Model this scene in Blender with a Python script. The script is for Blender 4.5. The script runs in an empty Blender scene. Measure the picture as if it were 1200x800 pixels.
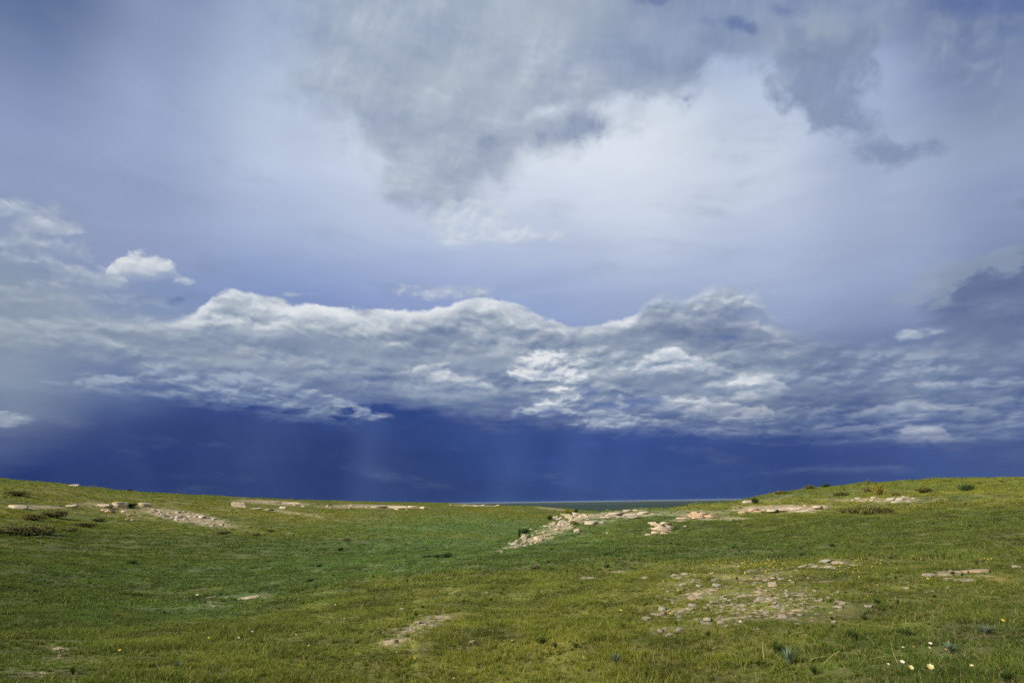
import bpy, math, random
import numpy as np
from mathutils import Vector, Matrix, Euler
random.seed(7); RNG = np.random.default_rng(11)
SC = bpy.context.scene
COL = SC.collection
EYE = 1.65
# ------------------------------------------------------------------ camera
FPX = 800.0                       # focal length in photo pixels (photo 1200 wide): a 24 mm lens
PITCH = math.atan(188/800); ROLL = math.radians(0.8)
fwd = Vector((0, math.cos(PITCH), math.sin(PITCH)))
R0 = Vector((1, 0, 0)); U0 = R0.cross(fwd)
RT = R0*math.cos(ROLL) - U0*math.sin(ROLL)
UP = R0*math.sin(ROLL) + U0*math.cos(ROLL)
cam = bpy.data.cameras.new('camera'); cam_o = bpy.data.objects.new('camera', cam); COL.objects.link(cam_o)
M = Matrix((RT, UP, -fwd)).transposed().to_4x4(); M.translation = (0, 0, EYE)
cam_o.matrix_world = M
cam.sensor_width = 36; cam.lens = 24; cam.clip_start = 0.1; cam.clip_end = 300000
SC.camera = cam_o
A_F, A_R, A_U = np.array(fwd), np.array(RT), np.array(UP)

def px_dir(px, py):
    px, py = np.broadcast_arrays(np.asarray(px, float), np.asarray(py, float))
    d = A_F + ((px-600)/FPX)[..., None]*A_R - ((py-400)/FPX)[..., None]*A_U
    return d/np.linalg.norm(d, axis=-1, keepdims=True)
def azel(px, py):
    d = px_dir(px, py)
    return np.degrees(np.arctan2(d[..., 0], d[..., 1])), np.degrees(np.arcsin(d[..., 2]))
def project(x, y, z):
    v = np.stack([x, y, z-EYE], -1); f = v @ A_F
    f = np.where(f < 1e-3, 1e-3, f)
    return 600+FPX*(v @ A_R)/f, 400-FPX*(v @ A_U)/f
def el_at(az, py):                # elevation (rad) at azimuth az (deg) that lands on photo row py
    lo, hi = -1.2, 1.2
    a = math.radians(az)
    for _ in range(50):
        m = (lo+hi)/2
        d = np.array([math.sin(a)*math.cos(m), math.cos(a)*math.cos(m), math.sin(m)])
        r = 400-FPX*(d @ A_U)/(d @ A_F)
        if r > py: lo = m
        else: hi = m
    return (lo+hi)/2

# ------------------------------------------------------------------ noise
_perm = np.random.default_rng(5).permutation(4096)
_ang = np.random.default_rng(6).random(4096)*2*math.pi
_gx, _gy = np.cos(_ang), np.sin(_ang)
def perlin(x, y, seed=0):
    x = np.asarray(x, float)+seed*37.7; y = np.asarray(y, float)-seed*19.3
    xi, yi = np.floor(x).astype(np.int64), np.floor(y).astype(np.int64)
    xf, yf = x-xi, y-yi
    u = xf*xf*xf*(xf*(xf*6-15)+10); v = yf*yf*yf*(yf*(yf*6-15)+10)
    def g(i, j, a, b):
        h = _perm[(_perm[i & 4095]+j) & 4095]
        return _gx[h]*a+_gy[h]*b
    n00 = g(xi, yi, xf, yf); n10 = g(xi+1, yi, xf-1, yf)
    n01 = g(xi, yi+1, xf, yf-1); n11 = g(xi+1, yi+1, xf-1, yf-1)
    return ((n00*(1-u)+n10*u)*(1-v)+(n01*(1-u)+n11*u)*v)*1.5
def sstep(a, b, x):
    t = np.clip((x-a)/(b-a), 0, 1); return t*t*(3-2*t)

# ------------------------------------------------------------------ terrain
# per azimuth: ground distance (m) and the height at which it lies, laid out from how the slopes read
FAR = {   # horizon column: [(distance, row)]
 -150: [(7, 790), (12, 745), (30, 668), (60, 618), (100, 590), (150, 566), (185, 553), (230, 552)],
 0:   [(6.8, 800), (12, 744), (28, 676), (50, 640), (80, 612), (115, 590), (155, 568), (185, 562), (230, 562)],
 80:  [(6.8, 800), (12, 742), (28, 682), (50, 645), (85, 617), (120, 597), (160, 574), (180, 568), (230, 570)],
 120: [(6.8, 800), (12, 742), (28, 683), (55, 645), (90, 617), (125, 599), (165, 579), (185, 573), (230, 575)],
 200: [(6.8, 800), (11.5, 742), (28, 688), (60, 642), (95, 618), (140, 597), (180, 581.5), (200, 578.5), (250, 581)],
 300: [(6.8, 800), (11, 742), (24, 690), (55, 648), (95, 620), (145, 601), (190, 588), (215, 583.5), (260, 585)],
 400: [(6.8, 800), (10.5, 740), (19, 690), (36, 660), (62, 640), (105, 616), (155, 601), (200, 593), (255, 587), (300, 588)],
 500: [(6.8, 800), (10, 740), (16, 690), (28, 662), (48, 645), (85, 625), (135, 609), (190, 600), (260, 592), (300, 589), (340, 589.6)],
 560: [(6.8, 830), (16, 710), (24, 680), (40, 652), (80, 630), (140, 611), (200, 602), (270, 594.5), (300, 591.3), (340, 591.6)],
 640: [(6.8, 830), (16, 720), (24, 700), (42, 664), (80, 636), (140, 615), (200, 605), (270, 597), (305, 593.8), (350, 594.5)],
 700: [(6.8, 830), (16, 720), (24, 700), (42, 668), (80, 640), (140, 620), (200, 610), (270, 603), (310, 600), (350, 600)],
 1400: [(6.8, 830), (16, 720), (24, 700), (42, 668), (80, 640), (140, 620), (200, 610), (270, 604), (310, 601), (350, 600)],
}
NEAR = {
 -150: None, 0: None, 400: None,
 480: [(6.8, 800), (10, 740), (16, 690), (27, 662), (36, 655), (40, 652)],
 560: [(6.8, 800), (9.8, 740), (15, 690), (24, 660), (35, 646), (40, 643)],
 600: [(6.8, 800), (9.8, 740), (15, 690), (24, 660), (34, 640), (42, 629)],
 640: [(6.8, 800), (9.8, 740), (15, 688), (24, 657), (34, 637), (44, 618)],
 680: [(6.8, 800), (9.6, 740), (14.8, 685), (23, 655), (34, 635), (44, 612), (52, 602)],
 720: [(6.8, 800), (9.6, 740), (14.5, 684), (23, 654), (34, 632), (46, 607), (58, 597.5)],
 800: [(6.8, 800), (9.6, 738), (14.5, 680), (22, 652), (34, 628), (48, 606), (60, 596), (74, 592.5)],
 860: [(6.8, 800), (9.5, 736), (14.3, 676), (22, 650), (34, 625), (50, 602), (66, 590), (80, 586.5)],
 900: [(6.8, 800), (9.5, 735), (14.2, 674), (22, 650), (34, 624), (50, 600), (68, 585), (84, 578.5)],
 950: [(6.8, 800), (9.5, 734), (14.2, 672), (22, 648), (34, 622), (50, 599), (68, 581), (88, 571)],
 1000: [(6.8, 800), (9.4, 734), (14.2, 670), (22, 647), (34, 619), (50, 597), (70, 578), (96, 566)],
 1100: [(6.8, 800), (9.4, 734), (14.2, 670), (22, 646), (34, 615), (48, 594), (70, 574), (104, 561.5)],
 1200: [(6.8, 800), (9.4, 734), (14.2, 670), (22, 645), (34, 613), (48, 592), (70, 572), (108, 560)],
 1400: [(6.8, 800), (9.4, 734), (14.2, 670), (22, 645), (34, 613), (48, 592), (70, 572), (108, 560)],
}
L0, L1, NL = math.log(1.0), math.log(420.0), 500
LG = np.linspace(L0, L1, NL)
AZG = np.arange(-60, 60.01, 0.25)
def table(cols, near):
    azs, rows = [], []
    for px, pts in cols.items():
        a = float(azel(px, 588)[0]) if px > -1000 else -60
        if pts is None:
            zz = np.full(NL, -9.0)
        else:
            dd = [1.0, 3.0]; zs = [0.0, 0.0]
            for d, py in pts:
                dd.append(d); zs.append(EYE+d*math.tan(el_at(a, py)))
            # hill tops round over
            if near:
                D, Z = dd[-1], zs[-1]
                s = (zs[-1]-zs[-2])/(dd[-1]-dd[-2])
                for k, (dx, ds) in enumerate([(4, -.06), (5, -.15), (8, -.26), (14, -.3), (20, -.28)]):
                    D += dx; Z += dx*(ds if s < .05 else ds+.02); dd.append(D); zs.append(Z)
                dd.append(420); zs.append(-30)
            else:
                D, Z = dd[-1], zs[-1]
                dd += [D+40, D+90, 500]; zs += [Z-1.5, Z-5, Z-14]
            zz = np.interp(LG, np.log(dd), zs)
        azs.append(a); rows.append(zz)
    azs = np.array(azs); rows = np.array(rows)
    T = np.stack([np.interp(AZG, azs, rows[:, j]) for j in range(NL)], 1)
    def blur(T, r, ax):
        k = np.exp(-np.linspace(-2, 2, 2*r+1)**2); k /= k.sum()
        P = np.pad(T, [(r, r) if a == ax else (0, 0) for a in (0, 1)], mode='edge')
        out = np.zeros_like(T)
        for i, w in enumerate(k):
            out += w*(P[i:i+T.shape[0], :] if ax == 0 else P[:, i:i+T.shape[1]])
        return out
    T = blur(T, 5 if near else 8, 0); T = blur(T, 5, 1)
    return T
T_FAR = table(FAR, False); T_NEAR = table(NEAR, True)
def bil(T, az, l):
    fa = np.clip((az-AZG[0])/(AZG[1]-AZG[0]), 0, len(AZG)-1.001); fl = np.clip((l-L0)/(L1-L0)*(NL-1), 0, NL-1.001)
    i = fa.astype(int); j = fl.astype(int); a = fa-i; b = fl-j
    return (T[i, j]*(1-a)+T[i+1, j]*a)*(1-b)+(T[i, j+1]*(1-a)+T[i+1, j+1]*a)*b
def base_height(x, y):
    d = np.sqrt(x*x+y*y)+1e-6; az = np.degrees(np.arctan2(x, y)); l = np.log(np.clip(d, 1.0, 420))
    F = bil(T_FAR, az, l); N = bil(T_NEAR, az, l)
    k = 0.25
    h = np.clip(0.5+0.5*(N-F)/k, 0, 1)
    S = F*(1-h)+N*h+k*h*(1-h)*0.5
    # behind and far to the sides: a gently rolling rise
    w = sstep(50, 75, np.abs(az))
    roll_ = 1.2*perlin(x*.02, y*.02, 9)*sstep(4, 30, d)
    S = S*(1-w)+w*roll_
    # the far plain below
    far = sstep(330, 1500, d)
    S = np.where(d > 420, S, S)
    return S*(1-far)+(-34)*far
def rough(x, y):
    d = np.sqrt(x*x+y*y)
    n = .045*perlin(x/.9, y/.9, 1)+.095*perlin(x/2.7, y/2.7, 2)*sstep(3, 14, d)+.10*perlin(x/8, y/8, 3)*sstep(10, 40, d)
    n = n + .25*perlin(x/21, y/21, 4)*sstep(40, 120, d)
    n = n + (.045*np.abs(perlin(x/1.6, y/1.6, 12)))*sstep(25, 60, d)
    return n*(1-sstep(300, 700, d)) + 3*perlin(x/900, y/900, 7)*sstep(1200, 3000, d)
def ground(x, y):
    x = np.asarray(x, float); y = np.asarray(y, float)
    return base_height(x, y)+rough(x, y)
_S = np.exp(np.linspace(math.log(4), math.log(380), 1500))
def hit(px, py, dmin=4.0):
    """first ground point seen through a photo pixel"""
    d = px_dir(px, py); hxy = math.hypot(d[0], d[1])
    s = _S[_S > dmin]
    X, Y, Z = d[0]/hxy*s, d[1]/hxy*s, EYE+d[2]/hxy*s
    G = ground(X, Y); b = np.nonzero(Z <= G)[0]
    if len(b) == 0:
        i = int(np.argmin(Z-G)); return np.array([X[i], Y[i], G[i]])
    i = b[0]
    if i > 0:
        t0, t1 = Z[i-1]-G[i-1], Z[i]-G[i]; t = t0/(t0-t1+1e-9); s_ = s[i-1]+(s[i]-s[i-1])*t
    else: s_ = s[0]
    X, Y = d[0]/hxy*s_, d[1]/hxy*s_
    return np.array([X, Y, float(ground(X, Y))])

# bare stony ground: (px, py, rx, ry, tilt deg, strength, dmin, dmax)
BARE = [
 (45, 594, 42, 3.0, 0, .9, 80, 400), (95, 600, 60, 5, 3, .35, 80, 400), (120, 592, 40, 4, 5, .8, 80, 400), (150, 598, 55, 7, 12, .5, 80, 400), (220, 606, 70, 8, 10, .85, 80, 400),
 (255, 612, 25, 4, 10, .9, 80, 400), (320, 588.5, 50, 2.6, 3, 1, 80, 400), (345, 601, 45, 2.5, 8, .7, 80, 400), (390, 594, 40, 2.2, 2, .7, 80, 400), (440, 593.3, 60, 2.6, 1, 1, 80, 400),
 (555, 592, 32, 1.5, 0, .8, 80, 400), (647, 596, 22, 1.4, 6, .9, 80, 400), (480, 619, 60, 1.6, 2, .3, 60, 400), (650, 622, 36, 8, -24, .85, 30, 75), (620, 634, 26, 4, -22, .8, 28, 75), (590, 643, 18, 2.0, -20, .5, 28, 75),
 (672, 609, 22, 6, -12, 1, 30, 75), (690, 605, 18, 4, 0, .8, 30, 75), (725, 603, 28, 4.5, 0, 1.1, 35, 80), (755, 602, 16, 3.5, 0, .9, 35, 80),
 (745, 596.5, 14, 2, 0, .9, 35, 90), (785, 601, 95, 4.5, 0, .62, 35, 90), (700, 612, 34, 6, -8, .5, 30, 75), (820, 605, 26, 4.5, 2, .9, 35, 80), (795, 609, 16, 2.5, 0, .7, 30, 80), (855, 607, 22, 2.4, 0, .8, 35, 80),
 (880, 596, 28, 3.5, 0, 1.1, 40, 90), (930, 596, 38, 5, 2, 1.1, 40, 90), (900, 586, 30, 2.2, -10, .5, 40, 100), (960, 592, 24, 3, 0, .5, 40, 90), (1030, 586, 55, 3, 0, .9, 40, 100), (1090, 586, 45, 2.5, -3, .45, 40, 100), (1140, 581, 18, 2, -3, .4, 40, 100),
 (880, 697, 118, 42, 3, .53, 8, 30), (845, 690, 60, 10, 3, .5, 8, 30), (905, 678, 60, 6, 3, .45, 8, 30), (830, 712, 50, 6, -3, .5, 8, 30), (900, 668, 60, 9, 0, .38, 8, 30), (985, 662, 30, 6, -4, .6, 8, 30), (895, 722, 40, 12, 0, .35, 8, 30), (790, 718, 26, 7, -8, .65, 8, 30), (775, 740, 22, 6, 0, .5, 7, 30), (985, 708, 26, 9, 0, .4, 7, 30), (1125, 673, 48, 6.5, -2, .85, 8, 30), (1060, 678, 26, 4, 0, .4, 8, 30),
 (495, 733, 42, 12, -25, .62, 7, 30), (458, 752, 18, 7, 10, .75, 7, 30), (545, 756, 24, 4, -8, .6, 7, 30), (475, 715, 14, 4, 0, .7, 7, 30), (432, 735, 20, 6, 10, .4, 7, 30), (565, 737, 12, 5, 0, .4, 7, 30), (530, 693, 30, 5, -3, .4, 7, 30), (500, 757, 20, 6, 0, .35, 7, 30),
 (395, 725, 16, 9, 0, .5, 7, 30), (295, 701, 22, 3, 0, .85, 8, 60), (235, 708, 36, 6, -14, .5, 8, 60), (215, 720, 20, 4, 0, .3, 8, 60), (72, 765, 20, 10, -10, .6, 6, 30), (50, 790, 30, 12, 0, .45, 6, 30), (110, 752, 22, 8, -15, .35, 6, 30),
 (790, 676, 30, 3, 0, .5, 10, 40), (702, 676.5, 30, 2.4, 0, .7, 10, 40), (722, 670, 20, 2.5, 0, .5, 10, 40), (843, 703, 10, 3, 0, .3, 8, 30),
]
def bare_mask(x, y, z):
    px, py = project(x, y, z); d = np.sqrt(x*x+y*y)
    m = np.zeros_like(px)
    for cx, cy, rx, ry, t, s, d0, d1 in BARE:
        a = math.radians(t); dx, dy = px-cx, py-cy
        u = (dx*math.cos(a)+dy*math.sin(a))/rx; v = (-dx*math.sin(a)+dy*math.cos(a))/ry
        r = u*u+v*v
        m = np.maximum(m, s*np.exp(-r*r*.8)*((d > d0) & (d < d1)))
    return np.where(y > 0, m, 0)

def link_mesh(name, verts, faces_flat=None, loops=None, mat=None, smooth=True, parent=None, me=None):
    if me is None:
        me = bpy.data.meshes.new(name)
        n = len(verts); me.vertices.add(n); me.vertices.foreach_set('co', np.asarray(verts, np.float32).ravel())
        f = np.asarray(faces_flat, np.int32); k = loops; nf = len(f)//k
        me.loops.add(len(f)); me.loops.foreach_set('vertex_index', f)
        me.polygons.add(nf); me.polygons.foreach_set('loop_start', np.arange(0, nf*k, k, dtype=np.int32))
        me.polygons.foreach_set('loop_total', np.full(nf, k, np.int32))
        me.polygons.foreach_set('use_smooth', np.full(nf, smooth))
        me.update(calc_edges=True)
        if mat: me.materials.append(mat)
    o = bpy.data.objects.new(name, me); COL.objects.link(o)
    if parent: o.parent = parent
    return o
def tag(o, label=None, cat=None, group=None, kind=None):
    if label: o['label'] = label
    if cat: o['category'] = cat
    if group: o['group'] = group
    if kind: o['kind'] = kind
    return o

# ------------------------------------------------------------------ node helper
class G:
    def __init__(s, nt): s.nt = nt
    def n(s, t, **k):
        nd = s.nt.nodes.new(t)
        for a, b in k.items(): setattr(nd, a, b)
        return nd
    def put(s, sock, v):
        if isinstance(v, bpy.types.NodeSocket): s.nt.links.new(v, sock)
        elif v is not None: sock.default_value = v
    def m(s, op, a, b=None, c=None, clamp=False):
        nd = s.n('ShaderNodeMath', operation=op, use_clamp=clamp)
        for i, v in enumerate((a, b, c)):
            if v is not None: s.put(nd.inputs[i], v)
        return nd.outputs[0]
    def add(s, a, b): return s.m('ADD', a, b)
    def sub(s, a, b): return s.m('SUBTRACT', a, b)
    def mul(s, a, b): return s.m('MULTIPLY', a, b)
    def mad(s, a, b, c): return s.m('MULTIPLY_ADD', a, b, c)
    def v(s, op, a, b=None, c=None):
        nd = s.n('ShaderNodeVectorMath', operation=op)
        for i, x in enumerate((a, b, c)):
            if x is not None: s.put(nd.inputs[i], x)
        return nd.outputs[0]
    def xyz(s, a, b, c):
        nd = s.n('ShaderNodeCombineXYZ')
        for i, x in enumerate((a, b, c)): s.put(nd.inputs[i], x)
        return nd.outputs[0]
    def sep(s, a):
        nd = s.n('ShaderNodeSeparateXYZ'); s.put(nd.inputs[0], a); return nd.outputs
    def noise(s, vec, scale=1, detail=4, rough=.55, lac=2.0, dist=0, color=False):
        nd = s.n('ShaderNodeTexNoise'); s.put(nd.inputs['Vector'], vec)
        nd.inputs['Scale'].default_value = scale; nd.inputs['Detail'].default_value = detail
        nd.inputs['Roughness'].default_value = rough; nd.inputs['Lacunarity'].default_value = lac; nd.inputs['Distortion'].default_value = dist
        return nd.outputs['Color' if color else 'Fac']
    def ss(s, x, a, b, lo=0., hi=1.):
        nd = s.n('ShaderNodeMapRange', interpolation_type='SMOOTHSTEP'); s.put(nd.inputs['Value'], x)
        for k, q in (('From Min', a), ('From Max', b), ('To Min', lo), ('To Max', hi)): s.put(nd.inputs[k], q)
        return nd.outputs[0]
    def lin(s, x, a, b, lo=0., hi=1.):
        nd = s.n('ShaderNodeMapRange'); s.put(nd.inputs['Value'], x)
        for k, q in (('From Min', a), ('From Max', b), ('To Min', lo), ('To Max', hi)): s.put(nd.inputs[k], q)
        return nd.outputs[0]
    def mix(s, f, a, b, mode='MIX'):
        nd = s.n('ShaderNodeMix', data_type='RGBA', blend_type=mode)
        s.put(nd.inputs[0], f); s.put(nd.inputs[6], a); s.put(nd.inputs[7], b); return nd.outputs[2]
    def ramp(s, x, stops, interp='LINEAR'):
        nd = s.n('ShaderNodeValToRGB'); s.put(nd.inputs[0], x); cr = nd.color_ramp; cr.interpolation = interp
        while len(cr.elements) < len(stops): cr.elements.new(0.5)
        for e, (p, c) in zip(cr.elements, stops): e.position = p; e.color = c
        return nd.outputs[0]
    def curve(s, x, pts):
        nd = s.n('ShaderNodeFloatCurve'); s.put(nd.inputs['Value'], x); c = nd.mapping.curves[0]
        while len(c.points) < len(pts): c.points.new(.5, .5)
        for p, (a, b) in zip(c.points, pts): p.location = (a, b); p.handle_type = 'AUTO'
        nd.mapping.update(); return nd.outputs[0]
def lin1(c): c /= 255; return c/12.92 if c <= .04045 else ((c+.055)/1.055)**2.4
def rgb(r, g, b, k=1.0): return (lin1(r)*k, lin1(g)*k, lin1(b)*k, 1)

# ------------------------------------------------------------------ sky
SUN_EL, SUN_AZ = math.radians(30), math.radians(-122)     # azimuth from +Y towards +X: behind and to one side
world = bpy.data.worlds.new('World'); SC.world = world; world.use_nodes = True
world.node_tree.nodes.clear(); g = G(world.node_tree)
WS = 0.1; EXPO = 0.45
def build_sky():
    dirv = g.n('ShaderNodeTexCoord').outputs['Generated']
    x, y, z = g.sep(dirv)
    az = g.mul(g.m('ARCTAN2', x, y), 57.29578); el = g.mul(g.m('ARCSINE', z), 57.29578)
    P = g.xyz(az, el, 0.)
    # noise space: stretched sideways, tighter towards the horizon
    elq = g.mul(g.m('LOGARITHM', g.add(g.m('MAXIMUM', el, -1.), 9.), math.e), 22.)
    Q = g.xyz(g.mul(az, .55), elq, 0.)
    wn = g.noise(Q, .16, 5, .6, color=True); wv = g.v('SUBTRACT', wn, (.5, .5, .5))
    Pw = g.v('MULTIPLY_ADD', wv, (5.5, 3.0, 0.), P)             # billowed coordinates
    Ps = g.v('MULTIPLY_ADD', wv, (2.0, .9, 0.), P)
    azw, elw, _ = g.sep(Pw)
    def pos(sock_az): return g.lin(sock_az, -50, 50)
    # smooth back sky: rows of colour at each azimuth
    rows = [-40, 60, 140, 210, 280, 340, 400, 460, 505, 586]
    cols = {
     0:   [(92,112,152),(118,136,172),(138,154,190),(142,158,190),(136,152,184),(128,146,172),(128,145,170),(112,130,160),(60,80,135),(42,60,108)],
     150: [(128,146,178),(146,162,194),(152,168,200),(148,163,196),(146,160,196),(126,145,186),(118,136,172),(84,104,150),(48,67,120),(40,59,108)],
     320: [(160,178,208),(172,188,214),(182,196,218),(180,194,220),(160,176,208),(132,152,196),(124,142,182),(64,86,144),(48,68,122),(44,63,112)],
     480: [(172,188,212),(188,202,222),(204,215,229),(198,209,226),(178,192,218),(148,165,206),(128,146,186),(66,88,146),(50,72,128),(46,67,117)],
     620: [(170,186,212),(192,204,224),(212,221,233),(206,215,230),(184,196,220),(156,172,208),(132,150,190),(72,94,150),(56,80,142),(51,74,128)],
     760: [(150,166,200),(178,193,218),(214,223,234),(212,221,234),(190,202,222),(162,177,208),(138,155,192),(84,106,156),(58,82,144),(53,76,130)],
     900: [(140,158,196),(168,184,212),(190,203,222),(194,205,223),(178,191,216),(160,175,205),(134,150,184),(88,108,154),(62,84,144),(53,75,126)],
     1050:[(112,130,176),(156,172,204),(162,177,206),(162,176,204),(156,170,200),(146,161,194),(112,129,168),(90,108,152),(70,90,144),(62,84,136)],
     1200:[(88,106,150),(118,136,172),(140,156,184),(142,158,190),(130,146,180),(112,130,168),(98,116,156),(92,110,152),(76,94,142),(66,86,132)],
    }
    keys = list(cols); col_az = [float(azel(k, 330)[0]) for k in keys]
    e0, e1 = -2., 48.
    elt = g.lin(g.sep(Ps)[1], e0, e1); azs = g.sep(Ps)[0]
    base = None; 
    for k, a in zip(keys, col_az):
        st = []
        for r, c in zip(rows, cols[k]):
            e = float(azel(k, r)[1]); st.append(((e-e0)/(e1-e0), rgb(*c)))
        st.sort(key=lambda q: q[0])
        rp = g.ramp(elt, st, 'B_SPLINE' if False else 'CARDINAL')
        if base is None: base = rp; pa = a
        else:
            base = g.mix(g.ss(azs, pa, a), base, rp); pa = a
    def blob(cx, cy, rx, ry, tilt=0, src=Pw):
        # an elliptical puff, given on the photo and turned into sky angles
        h = 2.
        a0, e_ = azel(cx, cy)
        J = np.array([[azel(cx+h, cy)[0]-azel(cx-h, cy)[0], azel(cx, cy+h)[0]-azel(cx, cy-h)[0]],
                      [azel(cx+h, cy)[1]-azel(cx-h, cy)[1], azel(cx, cy+h)[1]-azel(cx, cy-h)[1]]])/(2*h)
        t = math.radians(tilt)
        Rm = np.array([[math.cos(t), -math.sin(t)], [math.sin(t), math.cos(t)]])
        U, S, Vt = np.linalg.svd(J @ Rm @ np.diag([rx, ry]))
        if np.linalg.det(U) < 0: U[:, 1] *= -1
        mp = g.n('ShaderNodeMapping', vector_type='TEXTURE'); g.put(mp.inputs['Vector'], src)
        mp.inputs['Location'].default_value = (float(a0), float(e_), 0)
        mp.inputs['Rotation'].default_value = (0, 0, math.atan2(U[1, 0], U[0, 0]))
        mp.inputs['Scale'].default_value = (float(S[0])*1.4, float(S[1])*1.4, 1)
        gr = g.n('ShaderNodeTexGradient', gradient_type='SPHERICAL'); g.put(gr.inputs[0], mp.outputs[0])
        return gr.outputs['Fac']
    def blobs(lst, src=Pw):
        acc = 0.
        for b in lst:
            w = b[4]; f = blob(b[0], b[1], b[2], b[3], b[5] if len(b) > 5 else 0, src)
            acc = g.mad(f, w, acc)
        return acc
    # shared detail noises
    nA = g.noise(Q, .26, 7, .5)                       # broad billows
    QA2 = g.v('ADD', Q, (-.35, .9, 0.)); nA2 = g.noise(QA2, .26, 5, .45)
    em = g.sub(nA, nA2)                                 # relief lit from above
    nB = g.noise(g.v('MULTIPLY', Q, (.55, 1.6, 1.)), .34, 6, .52, dist=.5)      # drawn-out strands
    nC = g.noise(Q, .95, 7, .56, dist=.5)                      # small puffs
    QC2 = g.v('ADD', Q, (-.1, .22, 0.)); nC2 = g.noise(QC2, .95, 5, .5, dist=.5); emC = g.sub(nC, nC2)
    def voro(vec, sc, det):
        nd = g.n('ShaderNodeTexVoronoi', feature='SMOOTH_F1', voronoi_dimensions='2D'); g.put(nd.inputs['Vector'], vec)
        nd.inputs['Scale'].default_value = sc; nd.inputs['Detail'].default_value = det; nd.inputs['Roughness'].default_value = .5; nd.inputs['Smoothness'].default_value = .35
        nd.normalize = True; return nd.outputs['Distance']
    wv2 = g.v('SUBTRACT', g.noise(Q, .7, 6, .6, color=True), (.5, .5, .5))
    Pe = g.v('MULTIPLY_ADD', wv2, (1.6, .9, 0.), P); aze, ele, _ = g.sep(Pe)
    Qe = g.v('MULTIPLY_ADD', wv2, (1.3, 1.3, 0.), Q)
    vA = voro(g.v('MULTIPLY', Qe, (1., 1.2, 1.)), .62, 3.); vB = voro(g.v('MULTIPLY', g.v('ADD', Qe, (-.12, .42, 0.)), (1., 1.2, 1.)), .62, 2.)
    bil = g.sub(.5, vA); emV = g.sub(vB, vA)            # rounded billows and their lighting
    bil0 = g.sub(.28, vA)
    col = base
    # faint unevenness of the high veil
    col = g.mix(1., col, g.ramp(g.lin(nB, .3, .7), [(0, (.95, .95, .96, 1)), (1, (1.05, 1.05, 1.04, 1))]), 'MULTIPLY')
    # --- grey cloud mass hanging from above
    top = blobs([(470, 20, 170, 130, 1.1), (640, 10, 210, 130, 1.2), (560, 120, 120, 90, .8), (520, 190, 70, 80, .75), (545, 235, 45, 45, .5), (620, 90, 130, 80, .6),
                 (800, 30, 150, 90, .9), (740, 70, 110, 55, .8), (690, 155, 55, 32, .65, -10), (610, 165, 50, 25, .35), (420, 60, 60, 120, .5), (960, 10, 230, 60, .8), (470, 170, 60, 80, .5),
                 (1010, 40, 120, 60, .6, -20), (650, 132, 70, 18, -.7, -8), (740, 120, 60, 20, -.6, -10), (600, 60, 60, 16, -.3, -15), (560, 175, 50, 12, -.35), (860, 80, 60, 14, -.5, -10), (430, 140, 50, 24, -.25)])
    dT = g.ss(g.add(top, g.mad(bil0, .7, g.mul(g.sub(g.mad(nC, .35, g.mul(nA, .65)), .5), 2.5))), .08, 1.0)
    dT = g.mul(dT, g.ss(top, .0, .2))
    litT = g.add(g.mad(em, 2.0, .46), g.mad(g.sub(nB, .5), 1.1, g.mul(emC, .7)))
    cT = g.ramp(litT, [(0., rgb(130,146,172)), (.4, rgb(152,166,186)), (.7, rgb(170,182,197)), (1., rgb(198,207,217))])
    dark = blobs([(770, 60, 150, 60, 1.0, 8), (900, 20, 200, 50, .8), (690, 158, 60, 26, .9), (990, 45, 120, 50, .7)])
    cT = g.mix(g.m('MULTIPLY', g.ss(dark, .1, .8), .75), cT, g.ramp(litT, [(0, rgb(104,122,160)), (1, rgb(142,158,186))]))
    warm = blobs([(660, 20, 110, 40, .8), (950, 50, 60, 40, .9), (540, 90, 80, 40, .5)])
    cT = g.mix(g.m('MULTIPLY', warm, .7), cT, rgb(176,188,192))
    col = g.mix(g.mul(dT, .78), col, cT)
    # --- ragged dark scraps
    scr = blobs([(955, 105, 70, 52, 1.0, 15), (1000, 150, 70, 22, .8, 20), (985, 60, 90, 50, .8, -20), (1050, 180, 85, 17, .85, -8), (1110, 70, 60, 30, .55, -35), (1000, 215, 50, 16, .35), (805, 115, 28, 13, .7),
                 (1170, 90, 60, 80, .75), (1150, 20, 120, 60, .6), (695, 155, 44, 18, .65, -10), (575, 162, 40, 12, .35), (640, 165, 30, 11, .35), (640, 168, 90, 20, .25), (1200, 246, 26, 11, 1.1), (820, 70, 60, 30, .5), (880, 38, 50, 22, .6)])
    dS = g.ss(g.add(scr, g.mad(bil0, 1.1, g.mul(g.sub(g.mad(nC, .6, g.mul(nA, .4)), .5), 2.6))), .26, 1.0)
    dS = g.mul(dS, g.ss(scr, .02, .3))
    cS = g.ramp(g.mad(emC, .9, g.mad(em, 1.6, .5)), [(0., rgb(108,124,158)), (.6, rgb(130,146,176)), (1., rgb(156,170,194))])
    col = g.mix(g.mul(dS, .8), col, cS)
    # blue holes in the top
    hole = blobs([(865, 33, 40, 12, 1.3), (765, 2, 30, 12, 1.2), (1160, 2, 80, 22, 1.3), (925, 8, 50, 14, .6)])
    col = g.mix(g.mul(g.mul(g.ss(g.add(hole, g.mul(g.sub(nC, .5), 2.0)), .2, 1.1), g.ss(hole, .02, .4)), .6), col, rgb(84,104,160))
    # pale puffs under the hanging mass
    pf = blobs([(570, 255, 45, 22, 1.0, 5), (520, 258, 25, 26, .6), (620, 274, 45, 9, .8), (540, 280, 50, 14, .5)])
    col = g.mix(g.m('MULTIPLY', g.ss(g.add(pf, g.mul(g.sub(nC, .5), 1.3)), .25, .8), .75), col, g.ramp(g.mad(emC, 3., .5), [(0, rgb(186,199,216)), (1, rgb(214,221,229))]))
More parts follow.
